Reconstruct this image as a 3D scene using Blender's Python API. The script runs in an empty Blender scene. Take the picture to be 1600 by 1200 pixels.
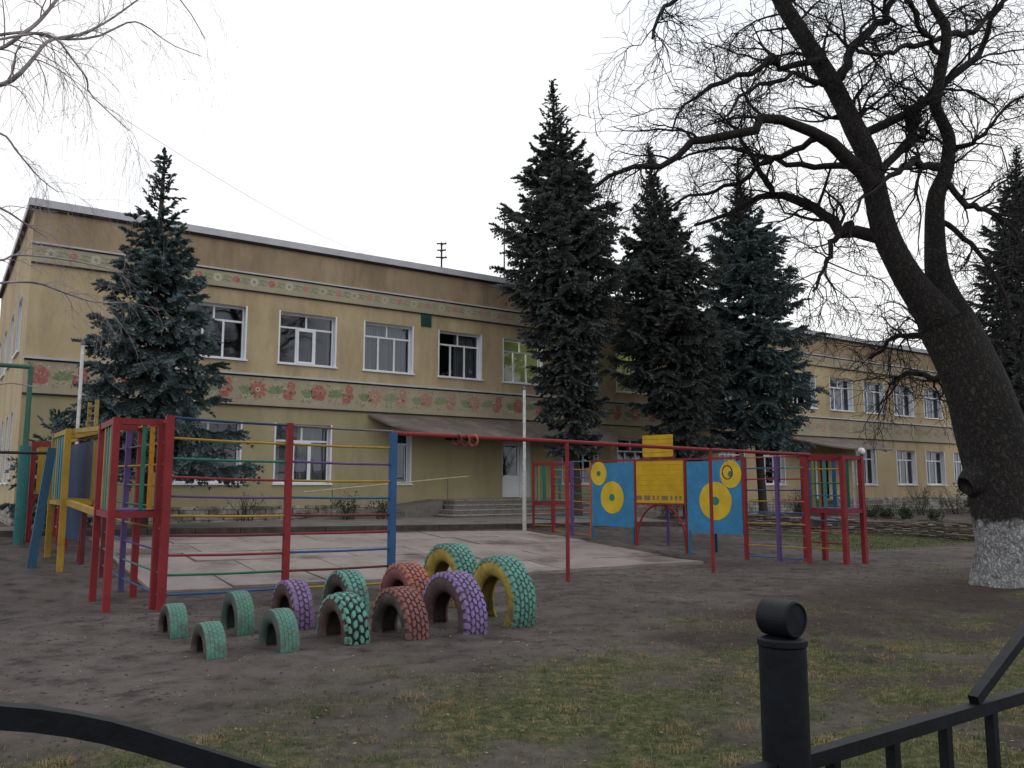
import bpy, math, random
import numpy as np
random.seed(7); rng=np.random.default_rng(11)
# ---------------------------------------------------------------- camera, sky, sun, exposure
SC=bpy.context.scene; COL=SC.collection
CZ=1.6; PT=math.radians(7.0); F=1300.0
cd=bpy.data.cameras.new('camera'); cam=bpy.data.objects.new('camera',cd); COL.objects.link(cam)
cam.location=(0,0,CZ); cam.rotation_euler=(math.radians(97.0),0,0)
cd.sensor_width=36; cd.lens=F/1600*36; cd.clip_start=.05; cd.clip_end=2000
SC.camera=cam
W=bpy.data.worlds.new('World'); SC.world=W; W.use_nodes=True
nt=W.node_tree; nt.nodes.clear()
out=nt.nodes.new('ShaderNodeOutputWorld'); bg1=nt.nodes.new('ShaderNodeBackground'); bg2=nt.nodes.new('ShaderNodeBackground'); mx=nt.nodes.new('ShaderNodeMixShader')
sky=nt.nodes.new('ShaderNodeTexSky'); sky.sky_type='NISHITA'; sky.sun_disc=False; sky.sun_elevation=math.radians(38); sky.sun_rotation=math.radians(-25)
bg1.inputs[1].default_value=.08; nt.links.new(sky.outputs[0],bg1.inputs[0])
tc=nt.nodes.new('ShaderNodeTexCoord'); nz=nt.nodes.new('ShaderNodeTexNoise'); nz.inputs['Scale'].default_value=1.6; nz.inputs['Detail'].default_value=5
mpp=nt.nodes.new('ShaderNodeMapping'); mpp.inputs['Scale'].default_value=(1,1,3)
cr=nt.nodes.new('ShaderNodeValToRGB'); cr.color_ramp.elements[0].position=.35; cr.color_ramp.elements[0].color=(.88,.92,.98,1); cr.color_ramp.elements[1].position=.6; cr.color_ramp.elements[1].color=(1,1,1,1)
nt.links.new(tc.outputs['Generated'],mpp.inputs[0]); nt.links.new(mpp.outputs[0],nz.inputs['Vector']); nt.links.new(nz.outputs['Fac'],cr.inputs[0]); nt.links.new(cr.outputs[0],bg2.inputs[0])
bg2.inputs[1].default_value=1.16
mx.inputs[0].default_value=.93
nt.links.new(bg1.outputs[0],mx.inputs[1]); nt.links.new(bg2.outputs[0],mx.inputs[2]); nt.links.new(mx.outputs[0],out.inputs[0])
sd=bpy.data.lights.new('sun','SUN'); sd.energy=.4; sd.angle=math.radians(40); sd.color=(1,.97,.93)
sun=bpy.data.objects.new('sun',sd); COL.objects.link(sun); sun.rotation_euler=(math.radians(48),0,math.radians(155)); sun.location=(0,-5,30)
SC.view_settings.view_transform='Standard'; SC.view_settings.look='None'; SC.view_settings.exposure=0.0; SC.view_settings.gamma=1
SC.cycles.max_bounces=6; SC.cycles.transparent_max_bounces=12; SC.cycles.caustics_reflective=False; SC.cycles.caustics_refractive=False

# ---------------------------------------------------------------- frames of reference
U=np.array([.8232719,.5676472,0]); N=np.array([.5676472,-.8232719,0]); Z=np.array([0,0,1.]); A0=25.55
class Fr:
    def __init__(s,o,a,b): s.o=np.array(o,float); s.a=np.array(a,float); s.b=np.array(b,float)
    def P(s,a,b,z):
        a,b,z=np.broadcast_arrays(np.asarray(a,float),np.asarray(b,float),np.asarray(z,float))
        return s.o+a[...,None]*s.a+b[...,None]*s.b+z[...,None]*Z
FB=Fr(-A0*N,U,N)                       # building frame: a=u along the facade, b=s distance in front of it
def ray(px,py):
    x=(px-800)/F; y=-(py-600)/F
    return np.array([x,math.cos(PT)-y*math.sin(PT),math.sin(PT)+y*math.cos(PT)])
def at(px,py,d):
    r=ray(px,py); return np.array([0,0,CZ])+r*(d/r[1])
def sm(x,a,b):
    t=np.clip((np.asarray(x,float)-a)/(b-a),0,1); return t*t*(3-2*t)
def zg(u,s):
    u=np.asarray(u,float); s=np.asarray(s,float)
    top=.55-.25*sm(u,17,27)
    return top*np.clip((12.5-s)/7.5,0,1)
def us(p): return float(np.dot(p[:2],U[:2])), float(A0+np.dot(p[:2],N[:2]))
def ground(x,y):
    u=x*U[0]+y*U[1]; s=A0+x*N[0]+y*N[1]; return zg(u,s)

# ---------------------------------------------------------------- materials
MATS={}
def new_mat(name):
    m=bpy.data.materials.new(name); m.use_nodes=True; MATS[name]=m
    return m,m.node_tree,m.node_tree.nodes['Principled BSDF']
def ramp(nt,pts):
    r=nt.nodes.new('ShaderNodeValToRGB'); e=r.color_ramp.elements
    e[0].position=pts[0][0]; e[0].color=(*pts[0][1],1); e[1].position=pts[-1][0]; e[1].color=(*pts[-1][1],1)
    for p,c in pts[1:-1]:
        k=e.new(p); k.color=(*c,1)
    return r
def noise(nt,scale,detail=6,rough=.6,vec=None,stretch=None,coord='Object'):
    n=nt.nodes.new('ShaderNodeTexNoise'); n.inputs['Scale'].default_value=scale; n.inputs['Detail'].default_value=detail; n.inputs['Roughness'].default_value=rough
    t=nt.nodes.new('ShaderNodeTexCoord'); src=t.outputs[coord]
    if stretch:
        m=nt.nodes.new('ShaderNodeMapping'); m.inputs['Scale'].default_value=stretch; nt.links.new(src,m.inputs[0]); src=m.outputs[0]
    nt.links.new(src,n.inputs['Vector']); return n
def mixc(nt,fac,a,b,mode='MIX'):
    m=nt.nodes.new('ShaderNodeMixRGB'); m.blend_type=mode
    for i,v in ((0,fac),(1,a),(2,b)):
        if hasattr(v,'is_linked') or hasattr(v,'links'): nt.links.new(v,m.inputs[i])
        elif i==0: m.inputs[0].default_value=v
        else: m.inputs[i].default_value=(*v,1)
    return m
def bump(nt,b,src,strength,dist=.02):
    n=nt.nodes.new('ShaderNodeBump'); n.inputs['Strength'].default_value=strength; n.inputs['Distance'].default_value=dist
    nt.links.new(src,n.inputs['Height']); nt.links.new(n.outputs[0],b.inputs['Normal'])
def simple(name,col,rough=.7,var=.25,scale=6,bs=.2,stretch=None,spec=.3,dirt=None,dsc=3):
    m,nt,b=new_mat(name); n=noise(nt,scale,stretch=stretch)
    lo=tuple(c*(1-var) for c in col); hi=tuple(min(1,c*(1+var)) for c in col)
    r=ramp(nt,[(.3,lo),(.7,hi)]); nt.links.new(n.outputs['Fac'],r.inputs[0]); o=r.outputs[0]
    if dirt:
        n2=noise(nt,dsc,8,.7); r2=ramp(nt,[(.5,(0,0,0)),(.68,(1,1,1))]); nt.links.new(n2.outputs['Fac'],r2.inputs[0])
        o=mixc(nt,r2.outputs[0],o,dirt).outputs[0]
    nt.links.new(o,b.inputs['Base Color']); b.inputs['Roughness'].default_value=rough; b.inputs['Specular IOR Level'].default_value=spec
    if bs: bump(nt,b,n.outputs['Fac'],bs,.01)
    return m
def paint(name,col,chip=(.11,.065,.05),amt=.585,rough=.62):
    m,nt,b=new_mat(name)
    n=noise(nt,3,6); lo=tuple(c*.72 for c in col); r=ramp(nt,[(.3,lo),(.7,col)]); nt.links.new(n.outputs['Fac'],r.inputs[0])
    n2=noise(nt,22,8,.75); r2=ramp(nt,[(amt,(0,0,0)),(amt+.05,(1,1,1))]); nt.links.new(n2.outputs['Fac'],r2.inputs[0])
    o=mixc(nt,r2.outputs[0],r.outputs[0],chip)
    nt.links.new(o.outputs[0],b.inputs['Base Color']); b.inputs['Roughness'].default_value=rough; b.inputs['Specular IOR Level'].default_value=.22
    bump(nt,b,n2.outputs['Fac'],.25,.004); return m
RED=paint('paint_red',(.27,.03,.036)); DRED=paint('paint_dark_red',(.14,.03,.033)); YEL=paint('paint_yellow',(.40,.25,.035)); ORA=paint('paint_orange',(.55,.24,.02))
BLU=paint('paint_blue',(.04,.12,.27)); NAVY=paint('paint_navy',(.025,.055,.15),chip=(.03,.05,.09)); TEAL=paint('paint_teal',(.055,.24,.235)); GRN=paint('paint_green',(.025,.17,.11)); PUR=paint('paint_purple',(.13,.075,.23)); GRY=paint('paint_grey',(.16,.15,.15)); OLV=paint('paint_olive',(.30,.24,.08)); BRN=paint('paint_brown',(.16,.07,.045)); PNK=paint('paint_pink',(.42,.14,.10)); LBL=paint('paint_light_blue',(.05,.17,.30))
SKB=paint('board_blue',(.055,.25,.47),chip=(.03,.17,.34),amt=.54); YBD=paint('board_yellow',(.62,.38,.02),chip=(.3,.17,.02),amt=.64)
YCI=paint('circle_yellow',(.72,.50,.04),chip=(.45,.30,.04),amt=.66); GCI=paint('circle_green',(.03,.24,.17),amt=.7)
WHT=simple('white_plastic',(.78,.80,.84),.4,.05,4,0); WPAINT=paint('white_paint_peeling',(.60,.60,.56),chip=(.16,.09,.06),amt=.56)
def wallmat(name,c1,c2,stain,bsc=.35,amt=(.48,.72),streak=(.5,.5,.12)):
    m,nt,b=new_mat(name)
    n=noise(nt,.55,6,.6); r=ramp(nt,[(.3,c1),(.7,c2)]); nt.links.new(n.outputs['Fac'],r.inputs[0])
    n2=noise(nt,1.6,8,.7,stretch=streak); r2=ramp(nt,[(amt[0],(0,0,0)),(amt[1],(.8,.8,.8))]); nt.links.new(n2.outputs['Fac'],r2.inputs[0])
    o=mixc(nt,r2.outputs[0],r.outputs[0],stain)
    n3=noise(nt,60,4,.7); o2=mixc(nt,.25,o.outputs[0],n3.outputs['Fac'],'OVERLAY')
    nt.links.new(o2.outputs[0],b.inputs['Base Color']); b.inputs['Roughness'].default_value=.9; b.inputs['Specular IOR Level'].default_value=.15
    bump(nt,b,n3.outputs['Fac'],bsc,.01); return m
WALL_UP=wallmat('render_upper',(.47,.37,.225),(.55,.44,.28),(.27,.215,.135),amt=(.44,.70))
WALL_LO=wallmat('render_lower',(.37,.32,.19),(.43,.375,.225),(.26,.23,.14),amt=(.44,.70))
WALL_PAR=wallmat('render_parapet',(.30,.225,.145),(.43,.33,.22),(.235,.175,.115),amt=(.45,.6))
BANDM=wallmat('frieze_render',(.375,.325,.235),(.455,.395,.28),(.30,.28,.205))
# plinth of small pale bricks
m,nt,b=new_mat('plinth_brick'); PLIN=m
bt=nt.nodes.new('ShaderNodeTexBrick'); bt.inputs['Scale'].default_value=1; bt.inputs['Brick Width'].default_value=.3; bt.inputs['Row Height'].default_value=.15; bt.inputs['Mortar Size'].default_value=.01
bt.inputs['Color1'].default_value=(.42,.39,.34,1); bt.inputs['Color2'].default_value=(.50,.47,.42,1); bt.inputs['Mortar'].default_value=(.12,.11,.10,1)
t=nt.nodes.new('ShaderNodeTexCoord'); mp=nt.nodes.new('ShaderNodeMapping'); mp.inputs['Rotation'].default_value=(math.radians(90),0,math.radians(-34.6)); mp.vector_type='TEXTURE'
nt.links.new(t.outputs['Object'],mp.inputs[0]); nt.links.new(mp.outputs[0],bt.inputs['Vector'])
n=noise(nt,2.5,8,.7); r=ramp(nt,[(.4,(.25,.23,.2)),(.62,(1,1,1))]); nt.links.new(n.outputs['Fac'],r.inputs[0]); o=mixc(nt,1,bt.outputs[0],r.outputs[0],'MULTIPLY'); nt.links.new(o.outputs[0],b.inputs['Base Color']); b.inputs['Roughness'].default_value=.85
CONC=simple('concrete',(.17,.155,.14),.9,.35,3,.3,dirt=(.07,.065,.06)); CONCL=simple('concrete_edge',(.30,.28,.26),.9,.3,6,.2,dirt=(.1,.09,.08),dsc=5)
ROOFG=simple('roof_felt',(.10,.10,.10)); TRIMW=simple('roof_flashing',(.50,.50,.54),.5,.12,2,0)
CANO=simple('canopy_sheet',(.155,.13,.115),.7,.25,2,.1,dirt=(.26,.22,.19),dsc=1.3); DARKM=simple('dark_metal',(.02,.02,.022),.6)
ASPH=simple('asphalt_path',(.17,.155,.145),.9,.2,2,.3,dirt=(.10,.09,.085),dsc=1.2)
KERBM=simple('kerb_stone',(.07,.055,.05),.9,.4,4,.4)
INT=simple('interior_dark',(.20,.19,.18),.9,.3,1,0); INTG=simple('interior_green',(.30,.32,.17),.9,.1,1,0)
CURT=simple('curtain',(.42,.43,.45),.9,.28,14,.3,stretch=(1,1,.02)); 
RUB=simple('rubber',(.05,.043,.04),.8,.35,5,.3,dirt=(.11,.09,.08),dsc=5)
BARK=simple('bark_dark',(.022,.019,.018),.95,.5,14,1,stretch=(1,1,.35)); TWIG=simple('twig_dark',(.018,.015,.015),.9,.3,8,.2)
BIRCH=simple('birch_bark',(.26,.24,.25),.8,.4,9,.3,dirt=(.07,.06,.06),dsc=6); BTWIG=simple('birch_twig',(.30,.26,.27),.9,.3,8,0)
SBARK=simple('spruce_bark',(.05,.04,.034),.95,.4,12,.6); RODM=simple('willow_rod',(.15,.12,.10),.85,.6,9,.3)
IRON=simple('fence_iron',(.004,.0058,.0095),.55,.5,14,.35,spec=.22)
DIRTLEAF=simple('dead_leaf',(.26,.17,.09),.8,.5,3,0); STRAW=simple('dry_grass',(.26,.20,.10),.9,.35,1.3,0); GRASS=simple('green_grass',(.075,.105,.034),.8,.45,1.1,0)
BUSHG=simple('bush_leaf',(.05,.075,.035),.8,.5,3,0); PLAQ=simple('plaque_dark',(.015,.015,.02),.3); VENTG=simple('vent_green',(.015,.07,.065),.5)
# glass: clear pane with a real reflection
m,nt,b=new_mat('window_glass'); GLASS=m; nt.nodes.remove(b)
o=nt.nodes['Material Output']; tr=nt.nodes.new('ShaderNodeBsdfTransparent'); tr.inputs[0].default_value=(.72,.76,.78,1); gl=nt.nodes.new('ShaderNodeBsdfGlossy'); gl.inputs['Roughness'].default_value=.03; gl.inputs['Color'].default_value=(.85,.9,1,1)
fz=nt.nodes.new('ShaderNodeFresnel'); fz.inputs[0].default_value=1.75; ms=nt.nodes.new('ShaderNodeMixShader')
nzg=noise(nt,1.2,2,.5); bp=nt.nodes.new('ShaderNodeBump'); bp.inputs['Strength'].default_value=.12; bp.inputs['Distance'].default_value=.02; nt.links.new(nzg.outputs['Fac'],bp.inputs['Height']); nt.links.new(bp.outputs[0],gl.inputs['Normal'])
nt.links.new(fz.outputs[0],ms.inputs[0]); nt.links.new(tr.outputs[0],ms.inputs[1]); nt.links.new(gl.outputs[0],ms.inputs[2]); nt.links.new(ms.outputs[0],o.inputs[0])
def emis(name,col,s):
    m,nt,b=new_mat(name); b.inputs['Base Color'].default_value=(*col,1); b.inputs['Emission Color'].default_value=(*col,1); b.inputs['Emission Strength'].default_value=s; return m
LAMPM=emis('lit_lamp',(1,.97,.8),14)
GLOBE=simple('globe_opal',(.85,.85,.82),.3,.03,2,0)
# spruce needles
m,nt,b=new_mat('spruce_needles'); NEED=m
n=noise(nt,1.8,3,.6); r=ramp(nt,[(.32,(.064,.088,.084)),(.55,(.125,.163,.17)),(.75,(.21,.27,.29))]); nt.links.new(n.outputs['Fac'],r.inputs[0])
n2=noise(nt,14,3,.6); o=mixc(nt,.5,r.outputs[0],n2.outputs['Fac'],'OVERLAY'); nt.links.new(o.outputs[0],b.inputs['Base Color']); b.inputs['Roughness'].default_value=.75; b.inputs['Specular IOR Level'].default_value=.2
m2=m.copy(); m2.name='spruce_needles_grey'; NEEDG=m2
for nn in m2.node_tree.nodes:
    if nn.type=='VALTORGB':
        for e,c in zip(nn.color_ramp.elements,[(.055,.064,.056),(.098,.115,.108),(.165,.192,.188)]): e.color=(*c,1)
# big trunk: dark bark with whitewashed foot (the paint has its own ragged edge)
m,nt,b=new_mat('bark_whitewashed'); BARKW=m
vo=nt.nodes.new('ShaderNodeTexVoronoi'); vo.inputs['Scale'].default_value=17; vo.feature='DISTANCE_TO_EDGE'
t=nt.nodes.new('ShaderNodeTexCoord'); mp=nt.nodes.new('ShaderNodeMapping'); mp.inputs['Scale'].default_value=(1,1,.3); nw=noise(nt,5,4,.6)
av=nt.nodes.new('ShaderNodeVectorMath'); av.operation='ADD'; sc_=nt.nodes.new('ShaderNodeVectorMath'); sc_.operation='SCALE'; sc_.inputs['Scale'].default_value=.25
nt.links.new(nw.outputs['Color'],sc_.inputs[0]); nt.links.new(t.outputs['Object'],av.inputs[0]); nt.links.new(sc_.outputs[0],av.inputs[1]); nt.links.new(av.outputs[0],mp.inputs[0]); nt.links.new(mp.outputs[0],vo.inputs['Vector'])
rb=ramp(nt,[(.0,(.004,.003,.003)),(.12,(.018,.015,.014)),(.45,(.050,.042,.038))]); nt.links.new(vo.outputs['Distance'],rb.inputs[0])
rw=ramp(nt,[(.0,(.15,.15,.15)),(.10,(.30,.30,.31)),(.4,(.42,.42,.43))]); nt.links.new(vo.outputs['Distance'],rw.inputs[0])
sx=nt.nodes.new('ShaderNodeSeparateXYZ'); nt.links.new(t.outputs['Object'],sx.inputs[0])
nn=noise(nt,9,6,.7); ma=nt.nodes.new('ShaderNodeMath'); ma.operation='MULTIPLY_ADD'; ma.inputs[1].default_value=.5; nt.links.new(nn.outputs['Fac'],ma.inputs[0]); nt.links.new(sx.outputs['Z'],ma.inputs[2])
r=ramp(nt,[(.5,(1,1,1)),(.56,(0,0,0))]); dv=nt.nodes.new('ShaderNodeMath'); dv.operation='MULTIPLY'; dv.inputs[1].default_value=.42; nt.links.new(ma.outputs[0],dv.inputs[0]); nt.links.new(dv.outputs[0],r.inputs[0])
n4=noise(nt,9,8,.75); r4=ramp(nt,[(.48,(1,1,1)),(.66,(.35,.35,.35))]); nt.links.new(n4.outputs['Fac'],r4.inputs[0])
f=mixc(nt,1,r.outputs[0],r4.outputs[0],'MULTIPLY'); o=mixc(nt,f.outputs[0],rb.outputs[0],rw.outputs[0]); nt.links.new(o.outputs[0],b.inputs['Base Color']); b.inputs['Roughness'].default_value=.95
bump(nt,b,vo.outputs['Distance'],1,.06)
# ground
m,nt,b=new_mat('ground_soil'); SOIL=m
n1=noise(nt,.35,8,.65,coord='Object'); r1=ramp(nt,[(.35,(.070,.059,.055)),(.5,(.100,.087,.082)),(.68,(.138,.121,.115))]); nt.links.new(n1.outputs['Fac'],r1.inputs[0])
n2=noise(nt,2.6,9,.7); r2=ramp(nt,[(.36,(.30,.28,.27)),(.46,(.78,.76,.75)),(.58,(1.08,1.06,1.04))]); nt.links.new(n2.outputs['Fac'],r2.inputs[0]); o=mixc(nt,.85,r1.outputs[0],r2.outputs[0],'MULTIPLY')
at_=nt.nodes.new('ShaderNodeAttribute'); at_.attribute_name='cover'; sp=nt.nodes.new('ShaderNodeSeparateColor'); nt.links.new(at_.outputs['Color'],sp.inputs[0])
n3=noise(nt,9,8,.7); r3=ramp(nt,[(.38,(.040,.040,.020)),(.50,(.070,.076,.032)),(.64,(.17,.14,.08))]); nt.links.new(n3.outputs['Fac'],r3.inputs[0])
o2=mixc(nt,sp.outputs[0],o.outputs[0],r3.outputs[0])
rr=ramp(nt,[(.35,(.030,.022,.019)),(.6,(.052,.038,.033)),(.75,(.085,.062,.052))]); nt.links.new(n3.outputs['Fac'],rr.inputs[0]); o3=mixc(nt,sp.outputs[1],o2.outputs[0],rr.outputs[0])
nt.links.new(o3.outputs[0],b.inputs['Base Color']); b.inputs['Roughness'].default_value=.95; b.inputs['Specular IOR Level'].default_value=.15
n5=noise(nt,18,10,.75); bump(nt,b,n5.outputs['Fac'],.8,.03)
m,nt,b=new_mat('paving_slab'); SLAB=m
at_=nt.nodes.new('ShaderNodeAttribute'); at_.attribute_name='cover'
n1=noise(nt,1.1,9,.7); r1=ramp(nt,[(.28,(.19,.16,.15)),(.5,(.275,.237,.225)),(.72,(.335,.295,.28))]); nt.links.new(n1.outputs['Fac'],r1.inputs[0])
o=mixc(nt,1,r1.outputs[0],at_.outputs['Color'],'MULTIPLY'); n2=noise(nt,.8,4,.6,stretch=(1,1,1)); r2=ramp(nt,[(.50,(1,1,1)),(.60,(.72,.69,.68)),(.66,(.45,.42,.42))]); nt.links.new(n2.outputs['Fac'],r2.inputs[0]); o=mixc(nt,1,o.outputs[0],r2.outputs[0],'MULTIPLY')
nt.links.new(o.outputs[0],b.inputs['Base Color']); b.inputs['Roughness'].default_value=.8; n3=noise(nt,40,6,.7); bump(nt,b,n3.outputs['Fac'],.3,.01)
def fm(name,c):
    m,nt,b=new_mat(name); n=noise(nt,11,6,.75); r=ramp(nt,[(.44,(.06,.06,.06)),(.64,(.65,.65,.65))]); nt.links.new(n.outputs['Fac'],r.inputs[0])
    o=mixc(nt,r.outputs[0],c,(.40,.35,.25)); nt.links.new(o.outputs[0],b.inputs['Base Color']); b.inputs['Roughness'].default_value=.9; return m
FLW=[fm('flower_red',(.38,.09,.08)),fm('flower_pink',(.42,.20,.165)),fm('flower_faded',(.36,.25,.19)),fm('leaf_green',(.14,.21,.10)),fm('leaf_pale',(.20,.26,.14)),fm('leaf_faded',(.26,.26,.18)),fm('dot_white',(.52,.50,.40)),fm('dot_dull',(.44,.40,.28)),fm('flower_deep',(.22,.03,.035))]

# ---------------------------------------------------------------- mesh building
class MB:
    def __init__(s): s.v=[]; s.f=[]; s.m=[]; s.n=0
    def add(s,v,f,mi=0):
        v=np.asarray(v,float).reshape(-1,3); s.v.append(v)
        if isinstance(f,np.ndarray):
            g=(f+s.n); s.f.append(g); s.m.append(np.full(len(g),mi,np.int32))
        else:
            by={}
            for q in f: by.setdefault(len(q),[]).append(q)
            for k,l in by.items():
                g=np.array(l)+s.n; s.f.append(g); s.m.append(np.full(len(g),mi,np.int32))
        s.n+=len(v); return s
    def hexa(s,c,mi=0):                 # 8 corners: bottom 4, top 4
        return s.add(c,[(0,3,2,1),(4,5,6,7),(0,1,5,4),(1,2,6,5),(2,3,7,6),(3,0,4,7)],mi)
    def box(s,fr,a0,a1,b0,b1,z0,z1,mi=0):
        if a0>a1:a0,a1=a1,a0
        if b0>b1:b0,b1=b1,b0
        A=[a0,a1,a1,a0]*2; B=[b1,b1,b0,b0]*2; ZZ=[z0]*4+[z1]*4
        return s.hexa(fr.P(A,B,ZZ),mi)
    def bar(s,p,q,w,h=None,mi=0,side=None):   # rectangular bar between two points
        p=np.array(p,float);q=np.array(q,float);h=h or w;d=q-p;d/=np.linalg.norm(d)
        r=np.array(side,float) if side is not None else (np.cross(d,Z) if abs(d[2])<.9 else U.copy())
        r=r-d*np.dot(r,d); r/=np.linalg.norm(r); t=np.cross(r,d)
        c=[]
        for e in (p,q):
            for (i,j) in ((-1,-1),(1,-1),(1,1),(-1,1)): c.append(e+r*i*w/2+t*j*h/2)
        return s.hexa(c,mi)
    def tube(s,pts,rad,n=8,mi=0,caps=True):
        pts=np.array(pts,float); k=len(pts); rad=np.broadcast_to(np.asarray(rad,float),(k,))
        s.tubes(pts[None],rad[None],n,mi)
        if caps:
            b=s.n-k*n; s.f.append(np.array([list(range(b+n-1,b-1,-1)),list(range(b+(k-1)*n,b+k*n))])); s.m.append(np.full(2,mi,np.int32))
        return s
    def tubes(s,P,R,n=4,mi=0):          # P (M,K,3) R (M,K)
        M,K,_=P.shape; T=np.gradient(P,axis=1); T/=np.linalg.norm(T,axis=2,keepdims=True)+1e-9
        mean=P[:,-1]-P[:,0]; ref=np.where((np.abs(mean[:,2])>.75*np.linalg.norm(mean,axis=1))[:,None],np.array([[1.,.2,0]]),np.array([[.1,.05,1.]]))
        A=np.cross(T,ref[:,None,:]); A/=np.linalg.norm(A,axis=2,keepdims=True)+1e-9; B=np.cross(T,A)
        th=np.arange(n)/n*2*math.pi
        V=P[:,:,None,:]+R[:,:,None,None]*(A[:,:,None,:]*np.cos(th)[None,None,:,None]+B[:,:,None,:]*np.sin(th)[None,None,:,None])
        i=np.arange(M)[:,None,None]*K*n; k=np.arange(K-1)[None,:,None]*n; j=np.arange(n)[None,None,:]; j2=(j+1)%n
        Fq=np.stack([i+k+j2,i+k+j,i+k+n+j,i+k+n+j2],-1).reshape(-1,4)
        return s.add(V.reshape(-1,3),Fq,mi)
    def lathe(s,o,axis,prof,n=24,mi=0):   # prof (t along axis, r)
        axis=np.array(axis,float); axis/=np.linalg.norm(axis); r=np.cross(axis,[.3,.2,1] if abs(axis[2])<.9 else [1,0,0]); r/=np.linalg.norm(r); q=np.cross(axis,r)
        th=np.arange(n)/n*2*math.pi; V=np.array([np.array(o)+axis*t+rr*(r*math.cos(a)+q*math.sin(a)) for t,rr in prof for a in th])
        f=[(k*n+j,k*n+(j+1)%n,(k+1)*n+(j+1)%n,(k+1)*n+j) for k in range(len(prof)-1) for j in range(n)]
        return s.add(V,f,mi)
    def disc(s,c,ax,ay,rx,ry,n=20,mi=0,wob=0,seed=0):
        rr=random.Random(seed); th=[i/n*2*math.pi for i in range(n)]
        V=[np.array(c)]+[np.array(c)+(ax*math.cos(t)*rx+ay*math.sin(t)*ry)*(1+wob*(rr.random()-.5)) for t in th]
        return s.add(V,[(0,1+i,1+(i+1)%n) for i in range(n)],mi)
    def build(s,name,mats,parent=None,smooth=False,attr=None):
        me=bpy.data.meshes.new(name)
        if not isinstance(mats,(list,tuple)): mats=[mats]
        for m in mats: me.materials.append(m)
        v=np.concatenate(s.v); base=np.zeros(3)
        if parent is not None:
            q=parent
            while q is not None: base+=np.array(q.location); q=q.parent
        v=v-base
        cnt=np.concatenate([np.full(len(g),g.shape[1]) for g in s.f]); idx=np.concatenate([g.reshape(-1) for g in s.f]); mi=np.concatenate(s.m)
        me.vertices.add(len(v)); me.vertices.foreach_set('co',v.astype(np.float32).ravel())
        me.loops.add(len(idx)); me.loops.foreach_set('vertex_index',idx.astype(np.int32))
        me.polygons.add(len(cnt)); st=np.zeros(len(cnt),np.int32); st[1:]=np.cumsum(cnt)[:-1]
        me.polygons.foreach_set('loop_start',st); me.polygons.foreach_set('material_index',mi.astype(np.int32))
        me.polygons.foreach_set('use_smooth',np.full(len(cnt),bool(smooth)))
        me.update(calc_edges=True); me.validate()
        if attr is not None:
            ca=me.color_attributes.new('cover','FLOAT_COLOR','POINT'); ca.data.foreach_set('color',attr.astype(np.float32).ravel())
        o=bpy.data.objects.new(name,me); COL.objects.link(o)
        if parent is not None: o.parent=parent
        return o
def tag(o,label,cat,group=None,kind=None):
    o['label']=label; o['category']=cat
    if group: o['group']=group
    if kind: o['kind']=kind
    return o
def struct(o,kind='structure'): o['kind']=kind; return o
def thing(name,loc,label,cat,group=None):
    o=bpy.data.objects.new(name,None); COL.objects.link(o); o.location=tuple(loc); o.empty_display_size=.2
    return tag(o,label,cat,group)
def hnoise(x,y,sc,seed=0):             # value noise, vectorised
    x=np.asarray(x)*sc+seed*17.3; y=np.asarray(y)*sc+seed*9.1
    xi=np.floor(x).astype(int); yi=np.floor(y).astype(int); fx=x-xi; fy=y-yi; fx=fx*fx*(3-2*fx); fy=fy*fy*(3-2*fy)
    h=lambda a,b:(np.abs(np.sin(a*127.1+b*311.7+seed*7.7)*43758.5453)%1)
    return (h(xi,yi)*(1-fx)+h(xi+1,yi)*fx)*(1-fy)+(h(xi,yi+1)*(1-fx)+h(xi+1,yi+1)*fx)*fy
def fbm(x,y,sc,seed=0,o=4):
    a=0;w=1;t=0
    for i in range(o): a=a+w*hnoise(x,y,sc*2**i,seed+i); t+=w; w*=.5
    return a/t

# ---------------------------------------------------------------- ground
def slabzone(u,s):
    return sm(u,2.0,2.6)*(1-sm(u,13.1,13.8))*sm(s,4.8,5.6)*(1-sm(s,12.0,12.9))
def gh(u,s):
    z=zg(u,s); amp=(1-slabzone(u,s))*sm(s,1.5,3)*(1-sm(s,40,60))
    return z+amp*((fbm(u,s,.6,3)-.5)*.09+(fbm(u,s,3.2,5)-.5)*.045)
def grassmask(u,s):
    n=fbm(u,s,.55,21); n2=fbm(u,s,2.2,31)
    near=sm(s+(n-.5)*5,18.2,21.0)*(.25+.75*sm(n2,.30,.58))
    right=sm(u,12,16)*sm(s,15.5,17)*sm(n2,.45,.65)*.5
    bed=sm(u,18.5,20)*sm(s,8.5,9.5)*(1-sm(s,12.8,13.8))*.85
    return np.clip(near+right+bed,0,1)
def brownmask(u,s):
    return np.clip(sm(fbm(u,s,.4,44)+.05*(u-6),.50,.66)*sm(s,16.5,18.5),0,1)
def axis_coords(segs):
    r=[]
    for a,b,st in segs: r+=list(np.arange(a,b,st))
    r.append(segs[-1][1]); return np.array(r)
ua=axis_coords([(-400,-40,60),(-40,-12,4),(-12,-2,.5),(-2,20,.09),(20,32,.4),(32,60,2),(60,420,60)])
sa=axis_coords([(-400,-40,60),(-40,-2,6),(-2,12,.35),(12,25,.075),(25,45,1),(45,400,60)])
UU,SS=np.meshgrid(ua,sa,indexing='ij'); V=FB.P(UU,SS,gh(UU,SS)).reshape(-1,3)
nu,ns=len(ua),len(sa); i=np.arange(nu-1)[:,None]*ns; j=np.arange(ns-1)[None,:]
Fq=np.stack([i+j,i+j+1,i+ns+j+1,i+ns+j],-1).reshape(-1,4)
att=np.zeros((len(V),4)); att[:,3]=1; att[:,0]=grassmask(UU,SS).ravel(); att[:,1]=brownmask(UU,SS).ravel()*(1-att[:,0])
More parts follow.
